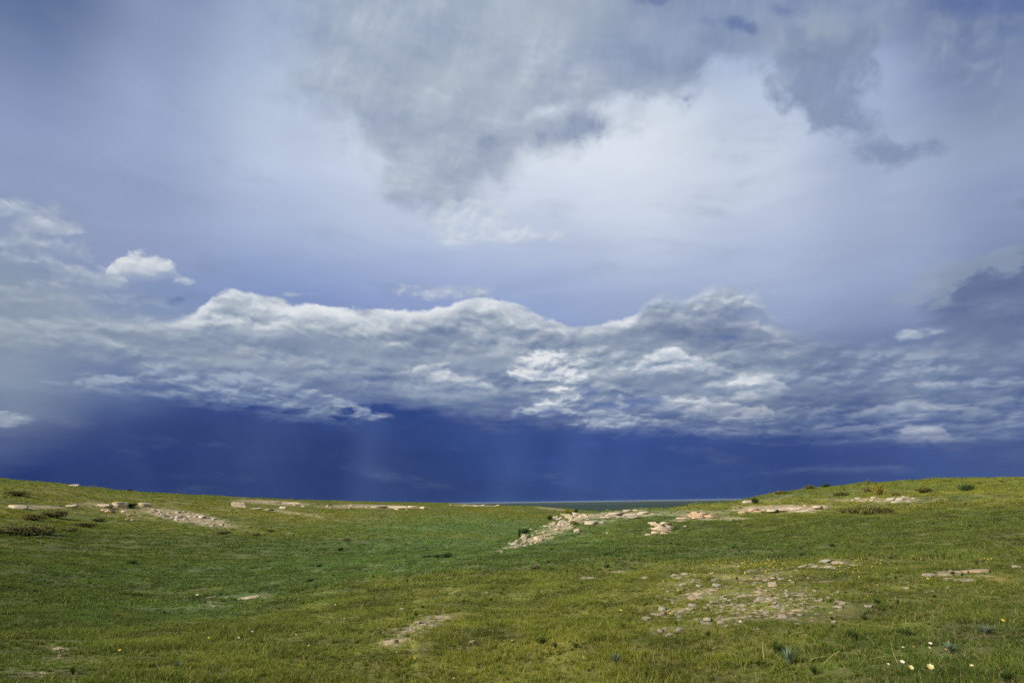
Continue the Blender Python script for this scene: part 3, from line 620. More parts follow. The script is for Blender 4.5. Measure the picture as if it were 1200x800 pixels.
# ------------------------------------------------------------------ the ground sheet
def build_ground():
    fine = np.arange(-44, 44.01, .11); side = np.arange(-75, -44, 1.0)
    azs = np.concatenate([np.arange(-180, -75, 4.0), side, fine, np.arange(45, 75.1, 1.0), np.arange(79, 179, 4.0)])
    r1 = np.exp(np.arange(math.log(.6), math.log(8), .03)); r2 = np.exp(np.arange(math.log(8), math.log(400), .0062)); r3 = np.exp(np.arange(math.log(402), math.log(120000), .05))
    rs = np.concatenate([r1, r2, r3]); na, nr = len(azs), len(rs)
    A, Rr = np.meshgrid(np.radians(azs), rs, indexing='ij')
    X, Y = np.sin(A)*Rr, np.cos(A)*Rr; Z = ground(X, Y)
    V = np.stack([X, Y, Z], -1).reshape(-1, 3); V = np.vstack([V, [[0, 0, float(ground(0., 0.))]]]); c0 = len(V)-1
    i = np.arange(na)[:, None]; j = np.arange(nr-1)[None, :]; i2 = (i+1) % na
    F = np.stack(np.broadcast_arrays(i*nr+j, i*nr+j+1, i2*nr+j+1, i2*nr+j), -1).reshape(-1, 4)
    me = bpy.data.meshes.new('ground'); me.vertices.add(len(V)); me.vertices.foreach_set('co', V.astype(np.float32).ravel())
    T = np.stack([np.full(na, c0), np.arange(na)*nr, ((np.arange(na)+1) % na)*nr], -1)
    idx = np.concatenate([F.ravel(), T.ravel()]).astype(np.int32)
    ls = np.concatenate([np.arange(len(F))*4, len(F)*4+np.arange(na)*3]).astype(np.int32); lt = np.concatenate([np.full(len(F), 4), np.full(na, 3)]).astype(np.int32)
    me.loops.add(len(idx)); me.loops.foreach_set('vertex_index', idx); me.polygons.add(len(ls))
    me.polygons.foreach_set('loop_start', ls); me.polygons.foreach_set('loop_total', lt); me.polygons.foreach_set('use_smooth', np.ones(len(ls), bool)); me.update(calc_edges=True)
    at = me.attributes.new('bare', 'FLOAT', 'POINT'); at.data.foreach_set('value', bare_mask(V[:, 0], V[:, 1], V[:, 2]).astype(np.float32))
    me.materials.append(ground_mat()); o = bpy.data.objects.new('ground', me); COL.objects.link(o); o['kind'] = 'structure'
    if me.polygons[0].normal.z < 0: me.flip_normals()
build_ground()

# ------------------------------------------------------------------ grass
def blade_patch(name, size, n, h, w, seed, lean=.5, mat_=None, tuft=0):
    r = np.random.default_rng(seed)
    bx, by = r.uniform(-size/2, size/2, n), r.uniform(-size/2, size/2, n)
    if tuft:      # gather most blades into little tufts
        cx, cy = r.uniform(-size/2, size/2, tuft), r.uniform(-size/2, size/2, tuft); k = r.integers(0, tuft, n); mk = r.random(n) < .7
        bx = np.where(mk, cx[k]+r.normal(0, size*.03, n), bx); by = np.where(mk, cy[k]+r.normal(0, size*.03, n), by)
    hh = h*r.lognormal(0, .35, n); ww = w*r.uniform(.6, 1.3, n); a = r.uniform(0, 2*np.pi, n); la = r.uniform(0, 2*np.pi, n); le = hh*lean*r.uniform(.1, 1.2, n)
    ca, sa = np.cos(a)*ww/2, np.sin(a)*ww/2; lx, ly = np.cos(la)*le, np.sin(la)*le
    lv = []
    for t, wk in ((0, 1.), (.45, .85), (.8, .5)):
        zz = hh*(t-.22*t*t*lean); px, py = bx+lx*t*t, by+ly*t*t
        lv.append(np.stack([px-ca*wk, py-sa*wk, zz-(.02 if t == 0 else 0)], -1)); lv.append(np.stack([px+ca*wk, py+sa*wk, zz-(.02 if t == 0 else 0)], -1))
    lv.append(np.stack([bx+lx, by+ly, hh*(1-.22*lean)], -1))
    V = np.stack(lv, 1).reshape(-1, 3); b = np.arange(n)[:, None]*7
    tri = np.array([[0, 1, 3], [0, 3, 2], [2, 3, 5], [2, 5, 4], [4, 5, 6]]).ravel()[None, :]
    me = bpy.data.meshes.new(name); me.vertices.add(len(V)); me.vertices.foreach_set('co', V.astype(np.float32).ravel())
    F = (b+tri).ravel().astype(np.int32); me.loops.add(len(F)); me.loops.foreach_set('vertex_index', F); nf = len(F)//3
    me.polygons.add(nf); me.polygons.foreach_set('loop_start', np.arange(0, nf*3, 3, dtype=np.int32)); me.polygons.foreach_set('loop_total', np.full(nf, 3, np.int32)); me.update(calc_edges=True)
    ca_ = me.color_attributes.new('tone', 'FLOAT_COLOR', 'POINT')
    t = np.zeros((n, 7, 4)); t[:, :, 0] = r.random(n)[:, None]; t[:, :, 1] = r.random(n)[:, None]; t[:, :, 2] = np.array([0, 0, .4, .4, .8, .8, 1.])[None, :]; t[:, :, 3] = 1
    ca_.data.foreach_set('color', t.astype(np.float32).ravel()); me.materials.append(mat_)
    return me
M_GRASS = grass_mat()
def scatter(name, meshes, pts, rot, scl, label_kind='stuff'):
    """one object whose points each carry one of the given tufts (geometry nodes)"""
    coll = bpy.data.collections.new(name+'_tufts')
    for k, me in enumerate(meshes):
        o = bpy.data.objects.new('%s_tuft' % name, me); coll.objects.link(o)
    me = bpy.data.meshes.new(name); me.vertices.add(len(pts)); me.vertices.foreach_set('co', pts.astype(np.float32).ravel())
    a = me.attributes.new('rot', 'FLOAT_VECTOR', 'POINT'); a.data.foreach_set('vector', rot.astype(np.float32).ravel())
    a = me.attributes.new('scl', 'FLOAT_VECTOR', 'POINT'); a.data.foreach_set('vector', scl.astype(np.float32).ravel())
    a = me.attributes.new('pick', 'INT', 'POINT'); a.data.foreach_set('value', RNG.integers(0, len(meshes), len(pts)).astype(np.int32))
    o = bpy.data.objects.new(name, me); COL.objects.link(o); o['kind'] = label_kind
    nt = bpy.data.node_groups.new(name, 'GeometryNodeTree'); nt.interface.new_socket('Geometry', in_out='INPUT', socket_type='NodeSocketGeometry'); nt.interface.new_socket('Geometry', in_out='OUTPUT', socket_type='NodeSocketGeometry')
    N = nt.nodes; L = nt.links; gi, go = N.new('NodeGroupInput'), N.new('NodeGroupOutput')
    ci = N.new('GeometryNodeCollectionInfo'); ci.inputs[0].default_value = coll; ci.inputs['Separate Children'].default_value = True
    ip = N.new('GeometryNodeInstanceOnPoints'); ip.inputs['Pick Instance'].default_value = True
    def na(nm, ty):
        x = N.new('GeometryNodeInputNamedAttribute'); x.data_type = ty; x.inputs[0].default_value = nm; return x.outputs[0]
    L.new(gi.outputs[0], ip.inputs['Points']); L.new(ci.outputs[0], ip.inputs['Instance']); L.new(na('pick', 'INT'), ip.inputs['Instance Index'])
    L.new(na('rot', 'FLOAT_VECTOR'), ip.inputs['Rotation']); L.new(na('scl', 'FLOAT_VECTOR'), ip.inputs['Scale']); L.new(ip.outputs[0], go.inputs[0])
    md = o.modifiers.new('scatter', 'NODES'); md.node_group = nt
    return o
def spread(r0, r1, spacing, half=47.):
    """jittered grid over the wedge of meadow in front of the camera"""
    n = int(2*r1/spacing)+2
    gx, gy = np.meshgrid(np.arange(n)*spacing-r1, np.arange(n//2+2)*spacing)
    gx = gx.ravel()+RNG.uniform(-.5, .5, gx.size)*spacing; gy = gy.ravel()+RNG.uniform(-.5, .5, gy.size)*spacing
    d = np.hypot(gx, gy); a = np.degrees(np.arctan2(gx, gy))
    k = (d >= r0) & (d < r1) & (np.abs(a) < half)
    return gx[k], gy[k]
def scatter_band(name, meshes, r0, r1, spacing, hs=1., barekeep=.36):
    x, y = spread(r0, r1, spacing); z = ground(x, y)
    bm = bare_mask(x, y, z)+.45*perlin(x/.6, y/.6, 21)+.12*perlin(x/2.5, y/2.5, 22)
    keep = (bm < barekeep+RNG.uniform(-.15, .15, len(x))) | (RNG.random(len(x)) < .24); x, y, z, bm = x[keep], y[keep], z[keep], bm[keep]
    e = .3; sx = (ground(x+e, y)-ground(x-e, y))/(2*e); sy = (ground(x, y+e)-ground(x, y-e))/(2*e)
    k = 1+.75*perlin(x/1.3, y/1.3, 31)+.4*perlin(x/5, y/5, 32)+.5*perlin(x/.45, y/.45, 33)
    k *= np.clip(1-.9*np.clip(bm, 0, 1), .3, 1)
    zs = np.clip(k, .35, 2.)*hs
    # tilt with the slope, spin about the tilted upright
    yaw = RNG.uniform(0, 2*np.pi, len(x)); nx, ny = -sx, -sy
    rot = np.stack([np.arctan(-(nx*np.sin(yaw)*-1+ny*np.cos(yaw))), np.arctan(nx*np.cos(yaw)+ny*np.sin(yaw)), yaw], -1)
    s = RNG.uniform(.9, 1.15, len(x))
    return scatter(name, meshes, np.stack([x, y, z], -1), rot, np.stack([s, s, zs], -1))
g1 = [blade_patch('near_tuft', .5, 620, .040, .0042, 100+i, 1.0, M_GRASS, 12) for i in range(7)]
scatter_band('grass', g1, 4.2, 17, .31)
g2 = [blade_patch('mid_tuft', 1.0, 700, .042, .009, 200+i, .9, M_GRASS, 14) for i in range(6)]
scatter_band('grass', g2, 16.5, 48, .62)
g3 = [blade_patch('far_tuft', 2.6, 560, .060, .028, 300+i, .7, M_GRASS, 18) for i in range(5)]
scatter_band('grass', g3, 47, 120, 1.7)
g4 = [blade_patch('distant_tuft', 6., 420, .11, .09, 400+i, .6, M_GRASS, 20) for i in range(4)]
scatter_band('grass', g4, 118, 330, 4.4)

# ------------------------------------------------------------------ rocks
import bmesh
def rock_mesh(name, seed, flat=.5, m=None, cuts=11, sub=3):
    r = random.Random(seed); bm = bmesh.new(); bmesh.ops.create_icosphere(bm, subdivisions=sub, radius=1.15)
    planes = []
    for k in range(cuts):
        n = Vector((r.gauss(0, 1), r.gauss(0, 1), r.gauss(0, .55))).normalized(); planes.append((n, r.uniform(.55, .9)))
    planes.append((Vector((r.uniform(-.15, .15), r.uniform(-.15, .15), 1)).normalized(), r.uniform(.5, .75)))
    for v in bm.verts:
        for n, d in planes:
            t = v.co.dot(n)-d
            if t > 0: v.co -= n*t*.96
        v.co += Vector((float(perlin(v.co.x*2.+seed, v.co.y*2.)), float(perlin(v.co.y*2., v.co.z*2.+seed)), float(perlin(v.co.z*2.+seed, v.co.x*2.))))*.07
        # beds of stone step in and out
        v.co.x *= 1+.05*math.sin(v.co.z*11+seed); v.co.y *= 1+.05*math.sin(v.co.z*11+seed*2)
        v.co.z *= flat
    me = bpy.data.meshes.new(name); bm.to_mesh(me); bm.free(); me.materials.append(m); return me
ROCKS = {}
for nm, m in (('pale', M_PALE), ('tan', M_TAN), ('red', M_RED), ('grey', M_GREY)):
    ROCKS[nm] = [rock_mesh('rock', 40+i*7+len(nm), [.45, .62, .35, .8, .5][i], m) for i in range(5)]
def px_size(p): return math.sqrt(p[0]**2+p[1]**2+(p[2]-EYE)**2)/FPX
def put_rock(px, py, w, h, kind, label, group=None, name='rock', variant=None, yaw=None, dmin=4., cat='rock', tilt=.12, depth=None):
    p = hit(px, py, dmin); s = px_size(p); v = variant if variant is not None else random.randrange(5)
    me = ROCKS[kind][v]; o = bpy.data.objects.new(name, me); COL.objects.link(o)
    W = w*s/1.7; H = h*s; f = [.45, .62, .35, .8, .5][v]
    D = depth*s if depth else W*random.uniform(.7, 1.)
    o.scale = (W, D, H/(f*1.25)); o.location = (p[0], p[1]+D*.3, p[2]+H*.12)
    o.rotation_euler = (random.uniform(-tilt, tilt), random.uniform(-tilt, tilt), yaw if yaw is not None else random.uniform(-.5, .5))
    tag(o, label, cat, group); return o
# single rocks one can point to
put_rock(279, 594, 13, 7, 'tan', 'square tan boulder standing at the near end of the long pale ledge', variant=3, dmin=80, cat='boulder', name='boulder', yaw=.2)
put_rock(137, 594, 18, 7, 'tan', 'tan rock standing highest on the upper bare slope, dark gap beside it', variant=1, dmin=80, cat='boulder', name='boulder')
put_rock(120, 594, 16, 4, 'tan', 'low tan slab just before the highest rock on the upper bare slope', variant=2, dmin=80)
put_rock(167, 593, 15, 4.5, 'tan', 'small tan slab past the dark gap on the upper bare slope', variant=1, dmin=80)
put_rock(20, 595.5, 16, 3.4, 'tan', 'pale tan low rock at the outer end of the brown brushy slope', variant=2, dmin=80)
put_rock(85, 569.5, 10, 2.6, 'pale', 'small white stone alone on the skyline of the far hill', variant=0, dmin=80)
put_rock(82, 594, 13, 3, 'tan', 'narrow tan slab first in the row on the upper bare slope', variant=2, dmin=80)
put_rock(331, 595.5, 7, 3.5, 'pale', 'small pale stone below the long pale ledge', variant=0, dmin=80)
put_rock(495, 595.5, 7, 3.2, 'pale', 'small white stone at the far tip of the ledge in the valley', variant=0, dmin=80)
put_rock(676, 623, 9, 5.5, 'pale', 'lone tan block lying on grass below the mound rubble', variant=3, dmin=25, yaw=.5, cat='block')
put_rock(693, 614, 17, 5, 'pale', 'broad flat pale slab on grass beside the mound rubble', variant=2, dmin=25, cat='slab', yaw=.1)
put_rock(706, 612.5, 6, 3, 'grey', 'small grey stone next to the broad flat pale slab', variant=1, dmin=25)
put_rock(803, 617.5, 4.5, 3.2, 'pale', 'small white stone beside the tilted ledge outcrop', variant=1, dmin=25)
put_rock(759, 627, 6, 3, 'pale', 'small pale stone on grass in front of the tilted ledge outcrop', variant=0, dmin=25)
put_rock(712, 625, 3.2, 2.6, 'pale', 'tiny pale stone on open grass between slab and outcrop', variant=1, dmin=25)
put_rock(877, 589, 13, 5, 'pale', 'pale rounded rock on the mound skyline by a dark bush', variant=1, dmin=40, cat='boulder', name='boulder')
put_rock(813, 703, 11, 5, 'red', 'orange flat stone in the stony flower patch', variant=4, dmin=7)
put_rock(776, 715, 9, 6, 'grey', 'grey stone propped up behind the bare pebbly spot', variant=3, dmin=7, tilt=.3)
put_rock(772, 721, 19, 2.6, 'pale', 'wide low pale slab sunk in grass beneath the grey stone', variant=2, dmin=7, cat='slab')
put_rock(757, 726, 12, 3, 'pale', 'low cream slab at the near end of the sunken wide slab', variant=2, dmin=7, cat='slab')
put_rock(835, 706, 5, 3.5, 'pale', 'white stone beside the orange flat stone', variant=1, dmin=7)
put_rock(789, 707, 4, 3.5, 'pale', 'small round white stone before the orange flat stone', variant=1, dmin=7)
put_rock(985, 707, 10, 4, 'pale', 'pale pinkish stone, largest of three in the thin grass', variant=0, dmin=7)
put_rock(983, 712, 9, 3, 'pale', 'flat pale stone just under the pinkish stone in thin grass', variant=2, dmin=7)
put_rock(1019, 711, 9, 2.6, 'grey', 'low grey flat stone in thin grass past the pinkish stone', variant=2, dmin=7)
put_rock(978, 729.5, 5, 4, 'pale', 'small white stone lying alone in thick dark grass', variant=1, dmin=7)
put_rock(1148, 671, 26, 3.4, 'red', 'long orange slab in dark grass near the frame edge', variant=2, dmin=8, cat='slab', yaw=-.05, depth=10)
put_rock(1132, 681, 24, 2.8, 'pale', 'curved pale slab just below the long orange slab', variant=2, dmin=8, cat='slab', yaw=.15, depth=8)
put_rock(1112, 680, 10, 4, 'pale', 'rounded pale stone at the near end of the curved slab', variant=0, dmin=8)
put_rock(1122, 671, 15, 2.4, 'pale', 'pale slab touching the long orange slab', variant=2, dmin=8, cat='slab', depth=8)
put_rock(1090, 675, 13, 3, 'pale', 'short pale slab separate from the orange slab group', variant=2, dmin=8, cat='slab')
put_rock(1193, 665, 9, 2.6, 'pale', 'thin white stone at the very edge of the meadow view', variant=2, dmin=8)
put_rock(293, 701, 18, 2.4, 'tan', 'flat tan slab alone in the green swale', variant=2, dmin=8, cat='slab')
put_rock(461, 754, 9, 6, 'tan', 'chunky tan stone at the near end of the pale stone trail', variant=1, dmin=7)
put_rock(472, 715, 9, 4, 'pale', 'pale stone behind the pale stone trail', variant=0, dmin=7)
put_rock(444, 737, 6, 2.6, 'tan', 'small tan stone beside the pale stone trail', variant=2, dmin=7)
put_rock(553, 754, 9, 4, 'tan', 'tan stone past the pale stone trail in rough grass', variant=1, dmin=7)
put_rock(1000, 663, 8, 2, 'grey', 'thin grey flat stone at the back of the flower patch', variant=2, dmin=7)
# stacked, tilted ledges of one outcrop
def outcrop(name, label, px, py, beds, kind, dmin=25, cat='outcrop', group=None):
    """one outcrop: layered ledges joined in one mesh; beds = (dx, dy, w, h, tilt) in photo pixels about the foot"""
    p = hit(px, py, dmin); s = px_size(p); bm = bmesh.new()
    for k, (dx, dy, w, h, t) in enumerate(beds):
        src = ROCKS[kind][(k*2+2) % 5]; f = [.45, .62, .35, .8, .5][(k*2+2) % 5]
        tmp = bmesh.new(); tmp.from_mesh(src); W = w*s/1.7; H = h*s
        gx = dx*s; gz = -dy*s
        mt = Matrix.Translation((gx, (-dy)*s*1.2+random.uniform(-.1, .1), gz+H*.2)) @ Matrix.Rotation(math.radians(-t), 4, 'Y') @ Matrix.Rotation(random.uniform(-.25, .25), 4, 'Z') @ Matrix.Diagonal((W, W*random.uniform(.5, .7), H/(f*1.25), 1))
        bmesh.ops.transform(tmp, matrix=mt, verts=tmp.verts); me_ = bpy.data.meshes.new('t'); tmp.to_mesh(me_); tmp.free(); bm.from_mesh(me_); bpy.data.meshes.remove(me_)
    me = bpy.data.meshes.new(name); bm.to_mesh(me); bm.free(); me.materials.append({'pale': M_PALE, 'tan': M_TAN, 'red': M_RED, 'grey': M_GREY}[kind])
    o = bpy.data.objects.new(name, me); COL.objects.link(o); o.location = Vector(p)-Vector((0, 0, .05)); tag(o, label, cat, group); return o
outcrop('rock_outcrop', 'outcrop of tilted tan ledges standing alone on the grassy mound side', 777, 624,
        [(-8, 0, 8, 3, -10), (3, 1, 18, 3, -16), (-2, -2.5, 24, 3, -15), (8, -2, 16, 2.6, -14), (1, -5.5, 24, 3, -13), (10, -6, 12, 2.6, -15), (-3, -8.5, 20, 3, -8), (6, -10, 14, 2.6, -6), (-9, -10.5, 9, 2.6, 0)], 'tan')
outcrop('rock_outcrop', 'reddish broken outcrop on the mound crest behind the tilted ledges', 820, 607,
        [(-16, 0, 16, 2.6, 0), (-2, -.4, 22, 3, 2), (12, 0, 20, 3, 2), (-6, -3, 12, 4, 6), (4, -3.6, 14, 4, 4), (12, -2, 12, 3, 6), (-3, -6, 12, 3, 4)], 'red')
outcrop('rock_outcrop', 'broad pale flat outcrop on the mound crest nearest the rubble', 726, 606,
        [(-14, 0, 20, 2.6, 0), (2, 0, 26, 3, 0), (16, -.4, 16, 2.6, 0), (-8, -2.5, 18, 3, 0), (8, -3, 22, 2.6, 0), (-2, -4.5, 22, 2.2, 0)], 'pale')
outcrop('rock_outcrop', 'low pale outcrop along the crest between flat and reddish ones', 758, 602,
        [(-6, 0, 12, 2.4, 0), (4, 0, 12, 2.4, 0), (-2, -2, 12, 2.2, 0)], 'pale')
outcrop('rock_outcrop', 'small pinkish outcrop at the foot of the higher crest', 884, 600,
        [(-8, 0, 14, 2.6, 0), (4, 0, 14, 3.4, 0), (0, -2.6, 12, 2.6, 0)], 'red')
outcrop('rock_outcrop', 'long pale outcrop under the higher mound crest', 935, 599,
        [(-26, -1, 14, 3, 3), (-12, -1.5, 20, 3, 2), (4, 0, 24, 3.4, 3), (18, .5, 14, 2.6, 3), (-4, -3, 18, 3, 4), (24, -4, 12, 3, 0), (32, -4, 9, 3, 0)], 'pale')
outcrop('rock_outcrop', 'cream ledge forming the skyline lip before the far plain', 742, 598,
        [(-6, 0, 12, 2, 0), (5, 0, 12, 2.4, 0)], 'pale')
outcrop('rock_outcrop', 'tan ledges at the top of the mound rubble', 668, 607,
        [(-10, 1, 14, 3, -8), (0, 0, 16, 3.4, -4), (12, 0, 14, 3, 0), (-4, -3, 12, 2.6, -4), (8, -3, 12, 2.6, 0)], 'tan')
outcrop('rock_ledge', 'long thin tan ledge running back from the square boulder', 320, 588.5,
        [(-30, 0, 14, 1.8, 2), (-16, .4, 20, 2, 2), (2, 1., 20, 1.8, 2), (20, 1.4, 18, 1.8, 1)], 'tan', dmin=80, cat='ledge')
outcrop('rock_ledge', 'pale ledge strip farthest along the valley side', 445, 594.5,
        [(-40, .4, 20, 1.8, 0), (-22, 0, 20, 2, 0), (-2, 0, 26, 2, 0), (20, 0, 24, 2, 0), (36, 0, 12, 2, 0)], 'tan', dmin=80, cat='ledge')
outcrop('rock_ledge', 'short dark shadowed ledge below the long tan ledge', 312, 597.5,
        [(-12, -1.4, 14, 1.6, 6), (2, 0, 14, 1.8, 6)], 'tan', dmin=80, cat='ledge')
# rubble: many like stones, each its own object
def strew(n, poly, size, kinds, label, group, dmin=4., name='stone', cat='stone', hmul=.55):
    """poly: (px, py, rx, ry, tilt) cloud of pixels"""
    out = []
    for _ in range(n):
        cx, cy, rx, ry, t = poly; a = math.radians(t)
        while True:
            u, v = random.uniform(-1, 1), random.uniform(-1, 1)
            if u*u+v*v < 1: break
        px, py = cx+u*rx*math.cos(a)-v*ry*math.sin(a), cy+u*rx*math.sin(a)+v*ry*math.cos(a)
        w = size*random.lognormvariate(0, .4)
        out.append(put_rock(px, py, w, w*hmul*random.uniform(.6, 1.1), random.choice(kinds), label, group, name=name, dmin=dmin, cat=cat, tilt=.3))
    return out
G1 = 'rubble stones down the mound edge'
strew(84, (642, 622, 46, 9, -24), 4., ['pale', 'tan', 'tan', 'pale', 'grey'], 'broken tan stone in the rubble spilling down the mound edge', G1, 28, name='rubble_stone')
strew(18, (600, 640, 26, 4, -20), 3., ['pale', 'tan'], 'small pale stone at the foot of the mound rubble', 'stones at the foot of the rubble', 26, name='rubble_stone')
strew(34, (668, 609, 28, 7, -8), 4.2, ['pale', 'tan', 'pale'], 'tan stone among the ledges on top of the rubble', 'stones among the rubble ledges', 28, name='rubble_stone')
G2 = 'scree stones on the far bare slope'
strew(70, (225, 607, 52, 6, 10), 3.4, ['tan', 'pale', 'pale', 'grey'], 'pale scree stone on the lower bare slope of the far hill', G2, 80, hmul=.4)
strew(22, (140, 602, 34, 6, 12), 4., ['tan', 'red', 'pale'], 'reddish tan scree stone under the high rocks of the far hill', 'scree stones under the high rocks', 80, hmul=.45)
strew(14, (400, 594, 90, 2, 2), 4., ['tan', 'pale'], 'pale stone along the ledge line on the far valley side', 'stones along the far ledge line', 80, hmul=.4)
strew(10, (560, 592.5, 34, 1, 1), 3., ['tan', 'pale'], 'pale stone on the last ridge before the plain', 'stones on the last ridge', 120, hmul=.3)
strew(24, (1040, 586, 55, 3.2, 0), 4.2, ['pale', 'tan', 'grey'], 'pale stone in the thin band high on the mound', 'stones in the high band', 40, hmul=.4)
strew(14, (925, 596, 45, 4, 0), 4., ['pale', 'red', 'tan'], 'small stone scattered round the long pale outcrop', 'stones round the long outcrop', 40, hmul=.4)
G3 = 'pebbles of the stony flower patch'
LB = 'small pale stone in the stony flower patch'
strew(155, (880, 697, 110, 30, 3), 3.9, ['pale', 'pale', 'grey', 'tan'], LB, G3, 7, hmul=.42, name='pebble', cat='pebble')
strew(95, (872, 718, 90, 20, 0), 4.1, ['pale', 'grey', 'pale'], LB, G3, 7, hmul=.42, name='pebble', cat='pebble')
strew(12, (965, 663, 36, 5, -6), 6, ['pale', 'grey'], 'flat pale stone at the back of the flower patch', 'stones at the back of the flower patch', 7, hmul=.25)
strew(12, (783, 742, 18, 6, 0), 5.5, ['pale', 'tan', 'grey'], 'stone in the brown hollow below the sunken slab', 'stones in the brown hollow', 7, hmul=.5)
strew(34, (497, 732, 34, 6, -27), 3.8, ['pale', 'tan', 'pale'], 'pale stone of the short trail in mid meadow', 'stones of the pale trail', 7, hmul=.35)
strew(12, (500, 750, 70, 18, 0), 4.5, ['tan', 'pale'], 'little tan stone scattered near the pale trail', 'stones near the pale trail', 7, hmul=.35)
strew(8, (240, 708, 34, 6, -14), 4.5, ['grey', 'tan'], 'flat greyish stone half hidden in the swale grass', 'stones in the swale', 8, hmul=.2)
strew(8, (1060, 690, 60, 16, 0), 4.5, ['pale', 'grey'], 'small pale stone in dark grass by the flower patch', 'stones by the flower patch', 8, hmul=.3)
strew(6, (67, 768, 18, 12, 0), 3.6, ['tan', 'grey'], 'dull stone in rough grass close by', 'dull stones close by', 6, hmul=.3)
strew(8, (790, 678, 40, 5, 0), 5, ['pale', 'tan'], 'small stone in the worn strip behind the stony patch', 'stones in the worn strip', 12, hmul=.25)

# ------------------------------------------------------------------ plants
def leafcloud(name, seed, n, leaf, mat_, shape='dome', up=.3):
    """crown of many small leaves filling an uneven volume about 1 m across, foot at 0"""
    r = np.random.default_rng(seed)
    lobes = [(r.uniform(-.32, .32), r.uniform(-.3, .3), r.uniform(.2, .6), r.uniform(.22, .4)) for _ in range(7)]
    V = []; F = []
    for i in range(n):
        lx, ly, lz, lr = lobes[r.integers(0, 7)]
        d = r.normal(0, 1, 3); d /= np.linalg.norm(d); q = lr*r.random()**.45
        c = np.array([lx, ly, lz])+d*q
        if c[2] < .02: c[2] = r.uniform(.02, .15)
        a = r.normal(0, 1, 3)+np.array([0, 0, up*3]); a /= np.linalg.norm(a); b = np.cross(a, r.normal(0, 1, 3)); b /= np.linalg.norm(b)
        l = leaf*r.uniform(.6, 1.4); w = l*.28; k = len(V)
        V += [c-a*l*.5, c+b*w, c+a*l*.5, c-b*w]; F += [k, k+1, k+2, k+3]
    me = link_mesh(name, np.array(V), F, 4, mat_, smooth=False); m_ = me.data; bpy.data.objects.remove(me); return m_
def twigs(name, seed, n, mat_, h=.7, spread_=.35, r0=.012):
    r = random.Random(seed); V = []; F = []
    for i in range(n):
        a = r.uniform(0, 6.28); q = r.uniform(.2, 1)*spread_; hh = h*r.uniform(.5, 1); prev = None
        for t in (0, .35, .7, 1):
            c = Vector((math.cos(a)*q*t**.8, math.sin(a)*q*t**.8, hh*t-(.08 if t == 0 else 0))); rr = r0*(1-.7*t); k = len(V)
            for j in range(4): V.append(tuple(c+Vector((math.cos(j*1.571)*rr, math.sin(j*1.571)*rr, 0))))
            if prev is not None:
                for j in range(4): F += [prev+j, prev+(j+1) % 4, k+(j+1) % 4, k+j]
            prev = k
    o = link_mesh(name, np.array(V), F, 4, mat_); m_ = o.data; bpy.data.objects.remove(o); return m_
CR = {k: [leafcloud('foliage', 500+i*9+len(k), 1500, .10, m) for i in range(2)] for k, m in (('dark', M_DKLEAF), ('olive', M_OLLEAF), ('brown', M_BRLEAF), ('yellow', M_YLEAF))}
TW = twigs('stem', 3, 16, M_TWIG)
def shrub(px, py, w, h, kind, label, group=None, dmin=8., name='shrub', cat='shrub'):
    p = hit(px, py, dmin); s = px_size(p); e = bpy.data.objects.new(name, None); COL.objects.link(e)
    e.location = p; e.scale = (w*s, w*s*.8, h*s*1.15); e.rotation_euler = (0, 0, random.uniform(0, 6.28) if abs(w-h) < 4 else random.uniform(-.3, .3)); e.empty_display_size = .1
    o = bpy.data.objects.new('foliage', random.choice(CR[kind])); COL.objects.link(o); o.parent = e
    t = bpy.data.objects.new('stem', TW); COL.objects.link(t); t.parent = e
    tag(e, label, cat, group); return e
shrub(609, 630, 4, 12, 'dark', 'slim dark upright shrub at the lower edge of the mound rubble', dmin=26)
shrub(616, 625, 12, 6, 'dark', 'low dark green bush tucked against the mound rubble', dmin=26)
shrub(644, 609, 8, 5, 'dark', 'dark green bush behind the upper rubble edge', dmin=26)
shrub(665, 603, 9, 6, 'yellow', 'yellow-green bush on top of the rubble', dmin=26)
shrub(675, 601, 7, 5, 'dark', 'green bush on the skyline just past the yellow-green one', dmin=26)
shrub(672, 615, 12, 5, 'olive', 'olive bush among the ledges at the top of the rubble', dmin=26)
shrub(500, 654, 12, 3.5, 'dark', 'dark flat bush, first of the dark strip in the valley', dmin=20)
shrub(512, 654, 14, 5, 'dark', 'dark bush, middle of the dark strip in the valley', dmin=20)
shrub(523, 653, 12, 5.5, 'dark', 'dark bush, tallest end of the dark strip in the valley', dmin=20)
shrub(627, 667, 14, 5, 'brown', 'brown withered bush on green grass below the mound', dmin=14)
shrub(648, 669, 9, 4, 'dark', 'small dark green bush beside the brown withered one', dmin=14)
shrub(642, 660, 4, 3.5, 'dark', 'tiny dark bush above the brown withered one', dmin=14)
shrub(712, 665, 9, 4.5, 'dark', 'dark green tuft-like bush on the mound foot', dmin=14)
shrub(726, 646, 9, 4, 'dark', 'dark bush on the green mound side below the tilted ledges', dmin=14)
shrub(711, 650, 12, 3, 'dark', 'flat dark bush on the green mound side', dmin=14)
shrub(474, 654, 5, 3, 'dark', 'small dark bush alone in the bright green valley', dmin=20)
shrub(363, 683, 12, 5, 'dark', 'round dark bush in the near end of the swale', dmin=14)
shrub(374, 664, 5, 2.6, 'dark', 'small dark bush in the swale behind the round one', dmin=14)
shrub(405, 634, 12, 4, 'brown', 'brown bush on the far valley slope', dmin=30)
shrub(399, 646, 8, 5, 'dark', 'dark green bush below the brown one on the valley slope', dmin=30)
shrub(155, 661, 14, 4, 'dark', 'dark flat bush alone on the open far hillside', dmin=20)
shrub(316, 623, 9, 3, 'brown', 'reddish brown bush below the scree slope', dmin=60)
shrub(300, 628, 9, 4, 'brown', 'brown bush beneath the tip of the scree slope', dmin=60)
